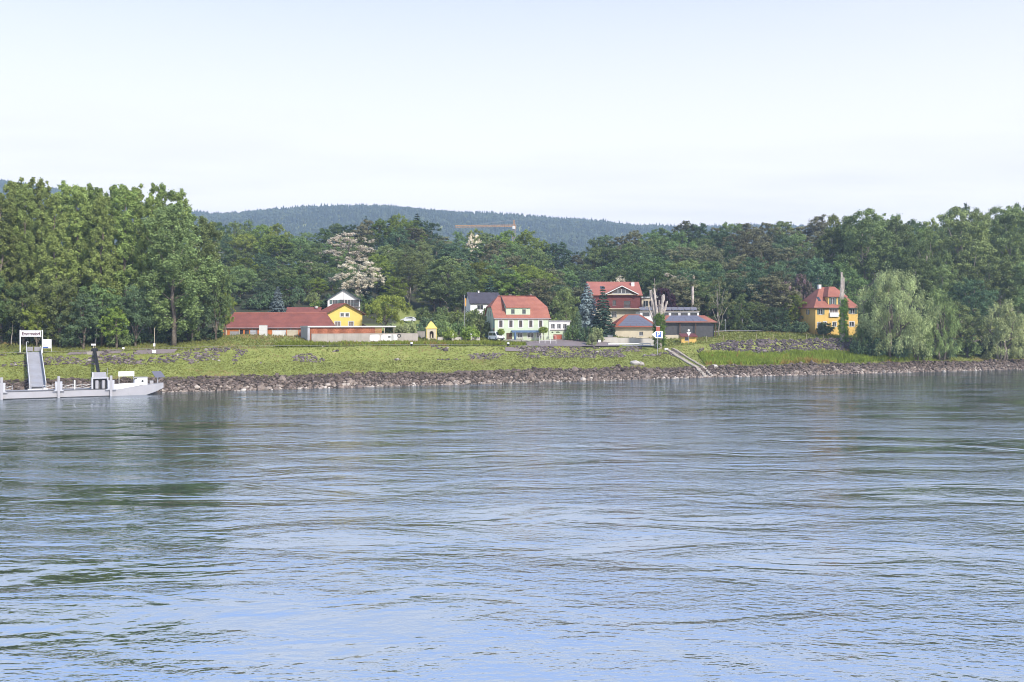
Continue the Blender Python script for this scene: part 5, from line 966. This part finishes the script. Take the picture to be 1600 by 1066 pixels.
mb = MB(); mb.prism([(.05,-.03,ZD-.25),(2.2,-.03,ZD+.05),(5.0,.1,ZD+.52),(5.0,.1,ZD+.56),(4.4,.0,ZD+.95),(.05,-.03,ZD+.8)], (0,.06,0)); mb.build('bulwark', 'cleanwhite', r)
MB().box(-32,-.05,ZD-.06,-.02,-.005,ZD+.06).build('rubbing_strip', 'darkgrey', r); MB().box(-31.9,-.012,-.12,.0,-.002,.10).build('waterline_band', 'black', r)
mb = MB(); mb.box(4.6,.9,ZD+.45,6.1,2.6,ZD+1.75); mb.prism([(4.0,.9,ZD+.55),(4.6,.9,ZD+.55),(4.6,.9,ZD+1.72),(4.0,.9,ZD+1.35)], (0,1.7,0)); wb = mb.build('wheelhouse', 'cleanwhite', r); MB().tube([(5.3,.89,ZD+1.15),(5.3,.86,ZD+1.15)], .2, 12).build('porthole', 'black', wb); MB().box(3.9,.8,ZD+1.752,6.2,2.7,ZD+1.84).build('wheelhouse_roof', 'palegrey', wb)
MB().box(6.6,1.6,ZD+.5,7.2,2.2,ZD+1.15).build('bollard_box', 'palegrey', r)
mb = MB(); [mb.bar((x,3.2,ZD),(x,3.2,ZD+2.75),.05) for x in (1.7, 4.1)]; mb.build('board_posts', 'white', r); MB().box(1.6,3.12,ZD+1.95,4.2,3.18,ZD+2.8).build('notice_board', 'cleanwhite', r)
mb = MB(); mb.bar((8.0,2.2,ZD+.5),(8.0,2.2,ZD+1.8),.09,6); mb.build('panel_mast', 'grey', r); MB().slab([(7.5,1.5,ZD+1.75),(9.2,1.7,ZD+1.75),(8.6,2.8,ZD+2.75),(7.0,2.5,ZD+2.75)], .06).build('solar_panel', 'solar', r)
MB().tube([(8.5,1.75,ZD+.35),(8.48,1.55,ZD+.33)], .14, 8).build('hawsehole', 'black', r)
def pile(x, h=2.4, w=.4):
    o = MB().box(x-w/2,-.5,-2.5,x+w/2,-.1,ZD+h).build('guide_pile', 'palegrey', r)
    mb = MB(); [mb.prism([(x+s_*.21,-.45,ZD+1.5),(x+s_*.55,-.45,ZD+1.5),(x+s_*.5,-.45,ZD+.1),(x+s_*.9,-.45,ZD-.1),(x+s_*.21,-.45,ZD-.1)], (0,.45,0)) for s_ in (-1, 1)]; mb.build('pile_bracket', 'grey', o)
pile(-16.6); pile(-8.1); pile(.05, 2.3)
MB().box(-23.2,.3,ZD+.02,-16.9-3.2,1.2,ZD+.75).build('deck_locker', 'cleanwhite', r)
mb = MB(); [mb.bar((x,.15,ZD),(x,.15,ZD+1.05),.035) for x in np.arange(-31.5,-2.0,1.5) if not (-14.8 < x < -11.5)]; mb.build('railing_post', 'palegrey', r)
mb = MB()
for x in np.arange(-31.5,-3.4,1.5):
    if -16.2 < x < -11.4: continue
    for hh in (.95, .5):
        pts = [(x+1.5*t, .15, ZD+hh-.16*math.sin(math.pi*t)) for t in (0,.25,.5,.75,1)]; mb.tube(pts, .03, 4)
    mb.bar((x,.15,ZD+.45),(x+1.5,.15,ZD+.95),.022)
mb.build('rope_rail', 'white', r)
mb = MB(); mb.box(-3.0,.05,ZD+.02,-2.75,1.4,ZD+1.8); mb.box(-.55,.05,ZD+.02,-.3,1.4,ZD+1.8); mb.box(-3.0,.05,ZD+1.8,-.3,1.4,ZD+2.0); fr_ = mb.build('winch_frame', 'grey', r); MB().box(-2.7,1.0,ZD+.02,-.6,1.38,ZD+1.78).build('winch_housing', 'darkgrey', fr_)
for x in (-2.15, -1.1): MB().tube([(x,.3,ZD+.05),(x,.3,ZD+.15),(x,.3,ZD+1.4),(x,.3,ZD+1.5)], [.25,.3,.3,.2], 10).build('roller', 'palegrey', fr_)
mb = MB(); mb.slab([(-2.7,.2,ZD+2.05),(-.6,.2,ZD+2.05),(-.6,1.2,ZD+2.85),(-2.7,1.2,ZD+2.85)], .06); MB().box(-2.85,.1,ZD+2.002,-2.72,1.3,ZD+2.9).build('panel_side', 'white', fr_); mb.build('cabinet_lid', 'palegrey', fr_)
mb = MB(); mb.bar((-.45,.7,ZD+2),(-.45,.7,ZD+3.6),.03); mb.build('antenna', 'grey', fr_)
mb = MB(); mb.tube([(-5.6,.6,ZD),(-5.6,.6,ZD+1.6)], .13, 6); mb.build('mooring_post', 'white', r)

# gangway
a, b = Vector((-80.2, 168.4, ZD+.15)), Vector((-91.8, 191.0, gz(-91.8, 191.0)+.55)); d = b-a; ln = d.length; yaw = math.atan2(d.y, d.x)-math.pi/2; pit = math.asin(d.z/ln)
r = thing('gangway', 'grey gangway ramp with side rails leading from pontoon up to the name gate', 'gangway', a, yaw); R_ = Matrix.Rotation(pit, 4, 'X')
def gmesh(mb, name, mat, parent=r):
    mb.v = [tuple(R_ @ Vector(q_)) for q_ in mb.v]; return mb.build(name, mat, parent)
gw_ = 1.15
gmesh(MB().box(-gw_,0,-.12,gw_,ln,0), 'ramp_deck', 'grey'); mb = MB(); [mb.box(-gw_+.03,k*.8,.002,gw_-.03,k*.8+.06,.03) for k in range(1, int(ln/.8))]; gmesh(mb, 'treads', 'palegrey')
for s_ in (-1, 1):
    mb = MB(); x = s_*(gw_+.09); mb.box(x-.08,0,-.35,x+.08,ln,.25); gmesh(mb, 'side_beam', 'palegrey')
    mb = MB(); mb.box(x-.06,0,1.0,x+.06,ln,1.12); mb.box(x-.03,0,.6,x+.03,ln,.66); [mb.box(x-.05,k*1.6,.25,x+.05,k*1.6+.1,1.0) for k in range(int(ln/1.6)+1)]; gmesh(mb, 'railing', 'white')
    mb = MB(); mb.box(x-.015,.1,.3,x+.015,ln-.1,.95); gmesh(mb, 'railing_panel', 'palegrey')
gmesh(MB().box(-gw_-.4,-.35,-.16,gw_+.4,-.004,.06), 'foot_plate', 'white'); gmesh(MB().box(-gw_+.2,-.02,.061,gw_-.2,.3,.3), 'roller_housing', 'darkgrey')
mb = MB(); [mb.box(s_*.62-.5,ln-.6,.25,s_*.62+.5,ln-.55,1.1) for s_ in (-1, 1)]; gmesh(mb, 'gate_leaf', 'palegrey'); mb = MB(); mb.tube([(-gw_-.1,ln-.4,1.1),(-gw_-.1,ln-.4,2.0),(-gw_+.1,ln-.5,2.2),(-gw_+.25,ln-.5,2.0)], .06, 6); gmesh(mb, 'lamp_arm', 'white')
# name gate
g = Vector((-92.9, 192.4, gz(-92.9, 192.4))); r = thing('name_gate', 'white steel gate frame carrying the Emmersdorf board above the gangway', 'gate', g, 0.0); hw_ = 2.15; ht = CAMH-(516.5-HZ)/F*192-g.z
for s_ in (-1, 1): MB().tube([(s_*hw_,0,-1.5),(s_*hw_,0,ht+.1)], .11, 8).build('post', 'cleanwhite', r)
mb = MB(); mb.bar((-hw_,0,ht-.1),(hw_,0,ht-.1),.06); mb.bar((-hw_,0,ht-1.1),(hw_,0,ht-1.1),.06); mb.build('crossbar', 'cleanwhite', r); MB().box(-hw_+.25,-.13,ht-1.2,hw_-.25,-.07,ht).build('name_board', 'cleanwhite', r)
text_part('lettering', 'Emmersdorf', .82, 'textred', r, (0,-.145,ht-.68), (math.pi/2,0,0), 3.5)
MB().box(-hw_-.5,-.2,-1.2,hw_+.5,.4,.04).build('footing', 'concrete', r)
# information board
b = hit(80.5, 551.5); r = thing('information_board', 'white information board with blue stripe right of the name gate', 'sign', b, 0.0); zt = CAMH-(530-HZ)/F*b.y-b.z
for x in (0.0, -1.75): MB().tube([(x,0,-.6),(x,0,zt)], .05, 6).build('post', 'white', r)
MB().box(-1.75,-.1,zt-1.8,.0,-.055,zt-.02).build('board', 'cleanwhite', r); MB().box(-1.7,-.112,zt-1.75,-.55,-.103,zt-1.5).build('blue_stripe', 'blue', r); mb = MB(); [mb.box(-1.6,-.112,zt-1.3+k*.13,-.7-.2*(k%2),-.104,zt-1.27+k*.13) for k in range(3)]; mb.build('printed_lines', 'palegrey', r)
# black mooring boom
a = hit(148, 554)+Vector((0,0,.7)); b2 = po+Vector((-math.cos(PR)*1.6-math.sin(PR)*2.2, -math.sin(PR)*1.6+math.cos(PR)*2.2, ZD+2.0)); r = thing('mooring_boom', 'black mooring boom sloping from the bank down to the pontoon', 'boom', a); d = b2-a
MB().tube([(0,0,0), d*.3, d*.7, d], [.32,.3,.3,.26], 8).build('boom', 'black', r); mb = MB(); mb.box(-1.3,-.6,-1.6,1.0,.9,-.15); mb.build('anchor_block', 'concrete', r); MB().tube([(-.5,0,.0),(.5,0,.0)], .5, 10).build('hinge', 'black', r); MB().tube([(-.3,.3,-.2),(-.3,.3,1.2)], .06, 6).build('sign_post', 'woodpost', r); MB().box(-.75,.2,1.0,.15,.26,1.35).build('sign_plate', 'cleanwhite', r)
# small signs on the bank
def post_sign(label, px, py, hgt, w, h, mat='cleanwhite', rz=.2):
    b = hit(px, py); r = thing('small_sign', label, 'sign', b, rz); MB().tube([(0,0,-.4),(0,0,hgt)], .05, 6).build('post', 'woodpost', r); MB().box(-w/2,-.09,hgt-h,w/2,-.052,hgt).build('plate', mat, r); return r
post_sign('tiny white marker plate on the bank right of the boom', 193, 548.5, .7, .45, .3); post_sign('square white marker plate in the bare patch of bank', 241, 554, .85, .75, .62)
b = hit(241.5, 546); r = thing('gauge_post', 'thin gauge post with white box on the dike under the poplars', 'post', b); MB().tube([(0,0,-.4),(0,0,4.4)], .06, 6).build('post', 'woodpost', r); MB().box(-.2,-.22,.6,.22,-.062,1.2).build('box', 'cleanwhite', r)
# bare pale stems in front of the grove
for i, (px, Y, yt, lb) in enumerate([(17, 205, 505, 'slim pale birch stem left of the name gate'), (149, 204, 470, 'slim pale stem above the mooring boom'), (111, 214, 350, 'bare pale poplar stem showing high in the grove'), (205, 216, 340, 'bare pale poplar stem near the right end of the grove')]):
    b = on(px, Y); zt = CAMH-(yt-HZ)/F*Y-b.z; mb = MB(); limb(mb, (0,0,-1), (.5,0,zt), .14, .06, .015, 6, 6); r = thing('bare_stem', lb, 'tree', b); mb.build('trunk', 'palebark', r, True)

# ------------------------------------------------------------------ yard, vehicles, street furniture
def crate(label, px, Y, w, h, dep, mat, name='crate', slats=4, zoff=0.0, cat='crate'):
    b = on(px, Y); r = thing(name, label, cat, b+Vector((0,0,zoff)), .1); mb = MB(); mb.box(-w/2,0,-.4,w/2,dep,h); mb.build('body', mat, r); mb = MB(); [mb.box(-w/2-.01,-.04,h*k/slats+.03,w/2+.01,-.003,h*(k+1)/slats-.05) for k in range(slats)]; mb.build('side_boards', mat, r); MB().box(-w/2-.03,-.05,h+.002,w/2+.03,dep+.03,h+.08).build('lid', 'palegrey', r); return r
crate('low pale skip in front of the left end of the barn', 366, 232, 1.9, 1.1, 1.4, 'palegrey', 'skip', 2, cat='skip'); crate('grey lidded box left of the stacked cabinets', 396, 232.5, 1.5, 1.15, 1.2, 'grey', 'storage_box', 2, cat='box')
crate('tall pale stack of cabinets against the orange barn wall', 411, 231.5, 1.75, 2.45, 1.2, 'white', 'cabinet_stack', 4, cat='cabinets'); crate('long white wrapped bale behind the meadow', 436, 231, 3.0, 1.35, 1.2, 'white', 'wrapped_bale', 1, cat='bale'); crate('cream lattice container in the middle of the yard row', 457, 230.5, 2.4, 1.5, 1.2, 'cream', 'container', 5, cat='container'); crate('striped red and white container at the right of the yard row', 475, 230.5, 2.2, 1.35, 1.2, 'roofpink', 'container', 3, cat='container')
def vehicle(name, label, p, rz, L_, W_, prof, glass, mat, wheels, cat, face=1):
    """body from a side profile (x, z), glass panes as polygons on both sides, windscreen across the front"""
    r = thing(name, label, cat, p, rz); mb = MB(); n_ = len(prof); s0 = [Vector((x, -W_/2*(1 if z < prof_mid else .86), z)) for x, z in prof for prof_mid in [1.0]]; s1 = [Vector((q_.x, -q_.y, q_.z)) for q_ in s0]
    mb.add(s0+s1, [tuple(range(n_)), tuple(range(2*n_-1, n_-1, -1))]+[(k, n_+k, n_+(k+1)%n_, (k+1)%n_) for k in range(n_)]); mb.build('body', mat, r)
    for poly in glass:
        for s_ in (-1, 1): MB().prism([(x, s_*W_/2*.875 if z > 1.0 else s_*W_/2*.93, z) for x, z in poly], (0, s_*.02, 0)).build('side_window', 'glass', r)
    for x in wheels:
        for s_ in (-1, 1):
            w = MB().tube([(x,s_*(W_/2-.2),.33),(x,s_*(W_/2+.015),.33)], .33, 14).build('wheel', 'black', r); MB().tube([(x,s_*(W_/2+.016),.33),(x,s_*(W_/2+.03),.33)], .19, 10).build('rim', 'grey', w)
    return r
pv_ = hit(769, 533.5)
prof = [(-2.4,.3),(2.35,.3),(2.4,.95),(1.75,1.15),(1.05,1.95),(.6,2.1),(-2.3,2.1),(-2.4,1.0)]
r = vehicle('parked_van', 'white van parked nose on at the left corner of the mint house', pv_+Vector((1.0,.6,.25)), -1.05, 4.8, 2.0, prof, [[(-2.1,1.15),(-.2,1.15),(-.2,1.85),(-2.1,1.85)],[(0,1.15),(1.4,1.15),(.85,1.8),(0,1.85)]], 'carwhite', (-1.5,1.5), 'van')
MB().prism([(1.74,-.8,1.19),(1.74,.8,1.19),(1.1,.72,1.9),(1.1,-.72,1.9)], (.03,0,.02)).build('windscreen', 'glass', r); [MB().box(2.38,s_*.75-.15,.65,2.43,s_*.75+.15,.9).build('headlight', 'palegrey', r) for s_ in (-1, 1)]; MB().box(2.36,-.98,.32,2.46,.98,.58).build('bumper', 'darkgrey', r)
pc = on(638, 283); pc.z = gz(pc.x, pc.y); prof = [(-2.1,.28),(2.1,.28),(2.15,.75),(1.15,.95),(.45,1.45),(-1.3,1.48),(-2.05,.95)]
r = vehicle('parked_car', 'silver car parked on the meadow at the edge of the wood', pc+Vector((0,0,.3)), math.pi-.15, 4.2, 1.75, prof, [[(-1.75,.98),(-.45,1.0),(-.45,1.38),(-1.25,1.4)],[(-.35,1.0),(.95,1.0),(.4,1.38),(-.35,1.4)]], 'carsilver', (-1.35,1.35), 'car')
MB().prism([(1.14,-.7,.99),(1.14,.7,.99),(.5,.66,1.42),(.5,-.66,1.42)], (.03,0,.02)).build('windscreen', 'glass', r)
# ball trees, parasol, frame sign in front of the inn
for px, Y, yb, yt, w, lb in ((783, 243, 530, 514, 12, 'clipped ball tree by the door of the mint house'), (849, 248, 531, 511, 16, 'flat topped clipped tree by the corner of the mint house')):
    H_, W_, tm, cm = PROTO['small']; g = on(px, Y); zt = CAMH-(yt-HZ)/F*Y-g.z; r = thing('clipped_tree', lb, 'tree', g); mb = MB(); mb.tube([(0,0,-.5),(.03,0,zt*.6)], [.09,.07], 6); mb.build('trunk', 'bark', r); wd_ = w*Y/F/2
    u_ = unit(70); C = u_*np.array([wd_*.72, wd_*.72, zt*.17])+np.array([0,0,zt*.78]); V, Fq, tn_ = crown_mesh(C, np.full(70, wd_*.28), 60, .2); np_mesh('crown', V, Fq, 'leaf_bright', r, tn_)
b = on(805, 243); r = thing('closed_parasol', 'closed dark blue parasol in front of the mint house door', 'parasol', b); MB().tube([(0,0,0),(0,0,2.7)], .04, 6).build('pole', 'grey', r); MB().tube([(0,0,.7),(0,0,1.2),(0,0,2.0),(0,0,2.65)], [.26,.3,.28,.05], 10).build('canopy', 'parasol', r); MB().tube([(0,0,0),(0,0,.12)], .4, 12).build('base', 'concrete', r)
b = on(843, 241); r = thing('terrace_screen', 'white framed terrace screen at the right front of the mint house', 'screen', b, .28); mb = MB(); [mb.box(x-.04,-.04,-.4,x+.04,.04,2.1) for x in (0,1.4,2.8,4.2)]; [mb.box(0,-.03,z,4.2,.03,z+.07) for z in (.9,2.0)]; mb.build('frame', 'white', r); mb = MB(); [mb.box(.1+k*.2,-.012,-.2,.13+k*.2,.012,.9) for k in range(20)]; mb.build('bars', 'palegrey', r)
# seats and tables under the awning
for i, px in enumerate((815, 825, 836)):
    b = on(px, 242.5); r = thing('terrace_table', 'round table under the awning of the mint house, %s from left' % ORD[i], 'table', b, 0, 'tables under the awning'); MB().tube([(0,0,.70),(0,0,.74)], .45, 12).build('table_top', 'palegrey', r); MB().tube([(0,0,0),(0,0,.7)], .05, 6).build('leg', 'darkgrey', r)
b = hit(804, 533); r = thing('gravel_mound', 'low mound of brown gravel in front of the mint house', 'gravel', b); mb = MB(); nn = 16; vs = [(0,0,.55)]+[(math.cos(2*math.pi*k/nn)*2.6*random.uniform(.85,1.1), math.sin(2*math.pi*k/nn)*1.2, .3*random.uniform(.5,1.1)) for k in range(nn)]+[(math.cos(2*math.pi*k/nn)*4.2, math.sin(2*math.pi*k/nn)*2.0, -.1) for k in range(nn)]
mb.add(vs, [(0,1+k,1+(k+1)%nn) for k in range(nn)]+[(1+k,1+nn+k,1+nn+(k+1)%nn,1+(k+1)%nn) for k in range(nn)]); mb.build('heap', 'path', r, True)
b = hit(704, 531); 
for i, (px, py, lb) in enumerate([(736, 533, 'white stone urn on the low wall beside the van'), (707, 533, 'small white urn on the low wall right of the shrine'), (766, 527, 'white figure standing on the wall beside the van')]):
    b = hit(px, py); r = thing('garden_urn', lb, 'urn', b+Vector((0,.15,.95))); MB().tube([(0,0,0),(0,0,.12),(0,0,.3),(0,0,.75),(0,0,.9)], [.3,.16,.14,.32,.26], 10).build('bowl', 'cleanwhite', r, True); MB().tube([(0,0,-1.2),(0,0,.0)], .26, 8).build('pedestal', 'palewall', r)
# mooring bollards on the crest
for px, lb in ((643, 'mooring bollard with white cap below the graffiti wall'), (794, 'mooring bollard with white cap below the parked van')):
    b = hit(px, 541); r = thing('mooring_bollard', lb, 'bollard', b); MB().tube([(0,0,-.3),(0,0,.45),(0,0,.55)], [.24,.22,.3], 10).build('shaft', 'black', r); MB().tube([(0,0,.55),(0,0,.85)], [.32,.24], 10).build('cap', 'cleanwhite', r)
# banner pole
b = on(726, 262); r = thing('banner_pole', 'tall orange banner on a pole left of the slate cottage', 'banner', b); zt = CAMH+(HZ-461)*262/F-b.z; MB().tube([(0,0,-1),(0,0,zt)], .06, 6).build('pole', 'grey', r); MB().box(.08,-.02,zt-3.0,.42,.02,zt-.9).build('banner', 'flag', r)
# parking arrow sign
b = on(1027.5, 240.5); r = thing('parking_sign', 'white arrow sign with blue P square pointing left on a post', 'sign', b, .12); k = b.y/F; zt = CAMH-(517.5-HZ)*k-b.z; zl = CAMH-(528.5-HZ)*k-b.z; mb = MB(); MB().tube([(0,.05,-.5),(0,.05,zt-.1)], .07, 6).build('post', 'grey', r)
hw_ = 8.4*k; zm = (zt+zl)/2; MB().prism([(-hw_*1.15,-.05,zm),(-hw_*.35,-.05,zl),(hw_,-.05,zl),(hw_,-.05,zt),(-hw_*.35,-.05,zt)], (0,.05,0)).build('arrow_plate', 'cleanwhite', r); MB().box(-.42,-.066,zl+.2,.82,-.052,zt-.16).build('blue_square', 'blue', r); text_part('letter', 'P', 1.5, 'cleanwhite', r, (.2,-.08,zm+.02), (math.pi/2,0,0), .72)
# cabinet, small sign, guard rail
b = hit(953.5, 532.5); r = thing('utility_cabinet', 'grey utility cabinet by the lawn edge', 'cabinet', b, .1); MB().box(-.65,0,-.3,.65,.5,1.35).build('body', 'palegrey', r); [MB().box(x,-.03,.1,x+.58,-.003,1.25).build('door', 'palegrey', r) for x in (-.6,.02)]; MB().box(-.7,-.06,1.352,.7,.55,1.43).build('lid', 'grey', r)
post_sign('small white notice at the parking lot exit', 936.5, 539, 1.25, .75, .6)
a, b = hit(950, 542), hit(1017, 541.5); d = b-a; ln = math.hypot(d.x, d.y); r = thing('guard_rail', 'low pale guard rail along the crest left of the arrow sign', 'guard rail', a, math.atan2(d.y, d.x)); sl = d.z/ln; mb = MB(); mb.prism([(0,-.06,.55),(ln,-.06,.55+d.z),(ln,-.06,.85+d.z),(0,-.06,.85)], (0,.06,0)); mb.build('rail', 'white', r)
for q_ in range(6): x = ln*q_/5; MB().box(x-.07,.002,-.5,x+.07,.14,.9+sl*x).build('post', 'palegrey', r)
# fence posts on the lawn, lamp posts by the road
for i, px in enumerate(range(1104, 1300, 26)):
    b = on(px, float(shore(np.array([(px-CX)/F*262]))[0])+26.5); r = thing('fence_post', 'slim wooden post on the lawn edge, %s from the left' % ordn(i), 'post', b, 0, 'fence posts on the lawn'); MB().tube([(0,0,-.3),(0,0,1.3)], [.06,.05], 6).build('stake', 'woodpost', r); MB().tube([(0,0,1.3),(0,0,1.36)], [.055,.02], 6).build('tip', 'cleanwhite', r)
for i, (px, Y) in enumerate(((1160, 287), (1196, 288), (1133, 286))):
    b = on(px, Y); r = thing('road_marker', ['short grey marker post left of the dark bushes', 'short grey marker post among the dark bushes', 'short grey marker post at the birch foot'][i], 'post', b); MB().tube([(0,0,-.3),(0,0,3.6)], .06, 6).build('pole', 'grey', r); MB().box(-.12,-.08,3.0,.12,-.058,3.5).build('plate', 'palegrey', r)

# dead ivy clad trunks
def snag(label, px, Y, ybase, ytop, spread, ivy_top, arms, rz=0.0, rr=.75):
    b = on(px, Y); zt = CAMH-(ytop-HZ)/F*Y-b.z; r = thing('dead_trunk', label, 'tree', b, rz); mb = MB(); h0 = zt*.40
    def rough_limb(a, c, r0, r1, n=11, seg=9, wob=.05):
        """broken limb: lumpy rings, wandering axis, splintered end"""
        a, c = Vector(a), Vector(c); ln = (c-a).length; vs, fs = [], []; off = Vector((0,0,0))
        for i_ in range(seg+1):
            t = i_/seg; off += Vector((random.uniform(-1,1), random.uniform(-1,1), 0))*wob*ln/seg*1.6; p_ = a.lerp(c, t)+off*math.sin(math.pi*min(t*1.2, 1)); rad = (r0*(1-t)+r1*t)*random.uniform(.82, 1.2)
            for k in range(n): an = 2*math.pi*k/n; q = rad*random.uniform(.78, 1.22); vs.append(p_+Vector((math.cos(an)*q, math.sin(an)*q, (random.uniform(-.2, .6)*r1*2 if i_ == seg else random.uniform(-.1,.1)*rad))))
        for i_ in range(seg):
            for k in range(n): fs.append((i_*n+k, i_*n+(k+1)%n, (i_+1)*n+(k+1)%n, (i_+1)*n+k))
        fs.append(tuple(seg*n+k for k in range(n))); mb.add(vs, fs)
    rough_limb((0,0,-1), (.1,0,h0), rr*1.2, rr*.85, wob=.02)
    for (dx, hz_, r0, r1) in arms:
        c = Vector((dx,random.uniform(-.6,.6),zt*hz_)); a_ = Vector((dx*.2,0,h0*.8)); rough_limb(a_, c, r0, r1, 9, 8)
        for q in range(2):
            t = random.uniform(.4, .85); s_ = a_.lerp(c, t); rough_limb(s_, s_+Vector((random.choice((-1,1))*random.uniform(.5,1.1), random.uniform(-.5,.5), random.uniform(.4,1.3))), r1*.6, r1*.22, 6, 4)
    mb.build('trunk', 'deadwood', r); n_ = 230; zc2 = rng.random(n_)**.8*ivy_top*zt; a = rng.uniform(0, 6.28, n_); rad = (rr*1.1)*(1-.25*zc2/zt)+rng.uniform(0,.55,n_)*(1.2-zc2/zt); C = np.stack([np.cos(a)*rad+.35, np.sin(a)*rad, zc2], 1); V, Fq, tn_ = crown_mesh(C, rng.uniform(.25,.7,n_), 50, .26); np_mesh('ivy', V, Fq, 'leaf_ivy', r, tn_); return r
snag('large pollarded dead tree with bleached limbs and ivy behind the arrow sign', 1028, 247, 545, 441, 30, .52, [(-1.8,.86,.62,.38),(-1.0,.90,.36,.24),(1.3,.80,.5,.36),(2.3,.70,.40,.26),(-2.3,.62,.32,.16),(-.9,1.06,.15,.03),(.4,.72,.3,.2)], 0.0, .9)
MB().tube([(0,0,0),(0,0,.0001)], .001, 3)
b = on(1028, 245.0); b.z = CAMH-(518.5-HZ)/F*245.0; r = thing('notice_box', 'red and white box fixed low on the ivy clad dead tree', 'box', b); r.scale = (.75,.9,.85); MB().box(-.62,-.2,0,.62,.2,1.5).build('box', 'garage', r); MB().box(-.7,-.24,1.502,.7,.24,1.62).build('roof', 'white', r); MB().box(-.62,-.212,-.32,.62,.2,-.004).build('plate', 'cleanwhite', r)
snag('tall broken dead trunk with ivy in front of the ochre house', 1316, 268, 522, 426, 14, .62, [(-.1,1.0,.5,.30),(.45,.93,.3,.2),(-.7,.68,.25,.1)], 0.0, .55)
# steps down the bank
a, b = hit(1040, 546), hit(1102, 590); 
for i, (off, lb, w_) in enumerate(((0.0, 'left concrete strip of the steps running down to the water', .5), (1.9, 'right concrete strip of the steps running down to the water', .28))):
    pts = []; ux = Vector((.91,.41,0))
    r = thing('bank_steps', lb, 'steps', (a.x+ux.x*off, a.y+ux.y*off, 0.0)); mb = MB(); n_ = 26
    for k in range(n_):
        t0, t1 = k/n_, (k+1)/n_; q0 = a.lerp(b, t0)+ux*off; q1 = a.lerp(b, t1)+ux*off; z = max(gz(q0.x, q0.y), gz(q1.x, q1.y))+.2; o_ = Vector((a.x+ux.x*off, a.y+ux.y*off, 0)); dd = (q1-q0); dd.z = 0; sd = Vector((dd.y,-dd.x,0)).normalized()*w_
        mb = MB(); c0, c1 = Vector((q0.x,q0.y,0))-o_, Vector((q1.x,q1.y,0))-o_; mb.slab([c0-sd+Z1*z, c0+sd+Z1*z, c1+sd+Z1*z, c1-sd+Z1*z][::-1], 1.2); mb.build('step', 'concrete', r)
def boulder(label, px, py, w, h, mat='deadwood', name='boulder', cat='boulder'):
    b = hit(px, py); v = ICO_V*(1+rng.uniform(-.25,.25,(12,1)))*np.array([w/2, w/2.4, h/1.6]); o = np_mesh(name, v, ICO_F, mat); o.location = b+Vector((0,0,h*.25)); return tag(o, label, cat)
boulder('white boulder at the head of the steps', 1041, 548, 1.1, .8, 'cleanwhite'); boulder('broken pale concrete slab in the grass left of the steps', 993, 570, 2.6, 1.3, 'palewall', 'broken_slab', 'slab'); boulder('second smaller chunk beside the broken pale slab', 1001, 571, 1.8, 1.0, 'concrete', 'broken_slab', 'slab'); boulder('pale flat boulder at the foot of the weeds right of the steps', 1116, 574, 1.7, .8, 'palewall')
for i, (px, w) in enumerate(((150, 9.0), (243, 7.0), (822, 9.5))):
    b = hit(px, 551 if i < 2 else 546); x = b.x; d0 = b.y-float(shore(np.array([x]))[0]); o = strip('bare_patch', x-w/2, x+w/2, d0-1.2, d0+1.2, 'tarmac', dz=-.16, step=.6)

# tower crane beyond the wood
Y = 620.0; k = Y/F; base = Vector(((803-CX)*k, Y, gz((803-CX)*k, Y))); zj = CAMH+(HZ-353)*k-base.z; zt = CAMH+(HZ-345)*k-base.z; r = thing('tower_crane', 'orange tower crane with long jib pointing left above the treetops', 'crane', base)
def lattice(mb, p0, p1, w, n_, rad=.10):
    p0, p1 = Vector(p0), Vector(p1); d = (p1-p0).normalized(); a = Vector((0,1,0)); b_ = d.cross(a).normalized(); cs = [a*w/2+b_*w/2, -a*w/2+b_*w/2, -a*w/2-b_*w/2, a*w/2-b_*w/2]
    for c in cs: mb.bar(p0+c, p1+c, rad)
    for q_ in range(n_):
        m0, m1 = p0.lerp(p1, q_/n_), p0.lerp(p1, (q_+1)/n_)
        for j in range(4): mb.bar(m0+cs[j], m1+cs[(j+1)%4], rad*.6, 3)
mb = MB(); lattice(mb, (0,0,-2), (0,0,zj), 1.5, 18); mb.build('mast', 'craneyellow', r); mb = MB(); lattice(mb, (0,0,zj), (-92*k,0,zj-.4), 1.1, 30); mb.build('jib', 'craneyellow', r); mb = MB(); lattice(mb, (0,0,zj), (3.5*k,0,zj), 1.1, 3); mb.build('counter_jib', 'craneyellow', r); mb = MB(); lattice(mb, (0,0,zj), (0,0,zt+.5), .8, 3); mb.build('tower_head', 'craneyellow', r)
MB().box(2.2*k,-.7,zj-2.0,3.6*k,.7,zj-.6).build('counterweight', 'concrete', r); mb = MB(); mb.bar((0,0,zt+.4),(-60*k,0,zj+.6),.06); mb.bar((0,0,zt+.4),(3.4*k,0,zj+.5),.06); mb.build('tie_bars', 'grey', r); MB().box(-.9,-1.6,zj-2.1,.7,-.6,zj-.2).build('cab', 'white', r); mb = MB(); mb.bar((-30*k,0,zj-.5),(-30*k,0,zj-6),.05); mb.box(-30*k-.3,-.3,zj-6.8,-30*k+.3,.3,zj-6); mb.build('hook_block', 'darkgrey', r)

# ------------------------------------------------------------------ air
hb = MB(); hb.box(-3300, -600, -8, 3300, 5400, 430); m = bpy.data.materials.new('pale_air'); m.use_nodes = True; nt = m.node_tree; nt.nodes.clear()
pv = N(nt, 'ShaderNodeVolumePrincipled'); pv.inputs['Color'].default_value = (0.56, 0.75, 1.0, 1); pv.inputs['Density'].default_value = 0.00024; pv.inputs['Anisotropy'].default_value = 0.1
mo = N(nt, 'ShaderNodeOutputMaterial'); L(nt, pv.outputs[0], mo.inputs['Volume']); tag(hb.build('haze', m), kind='stuff')
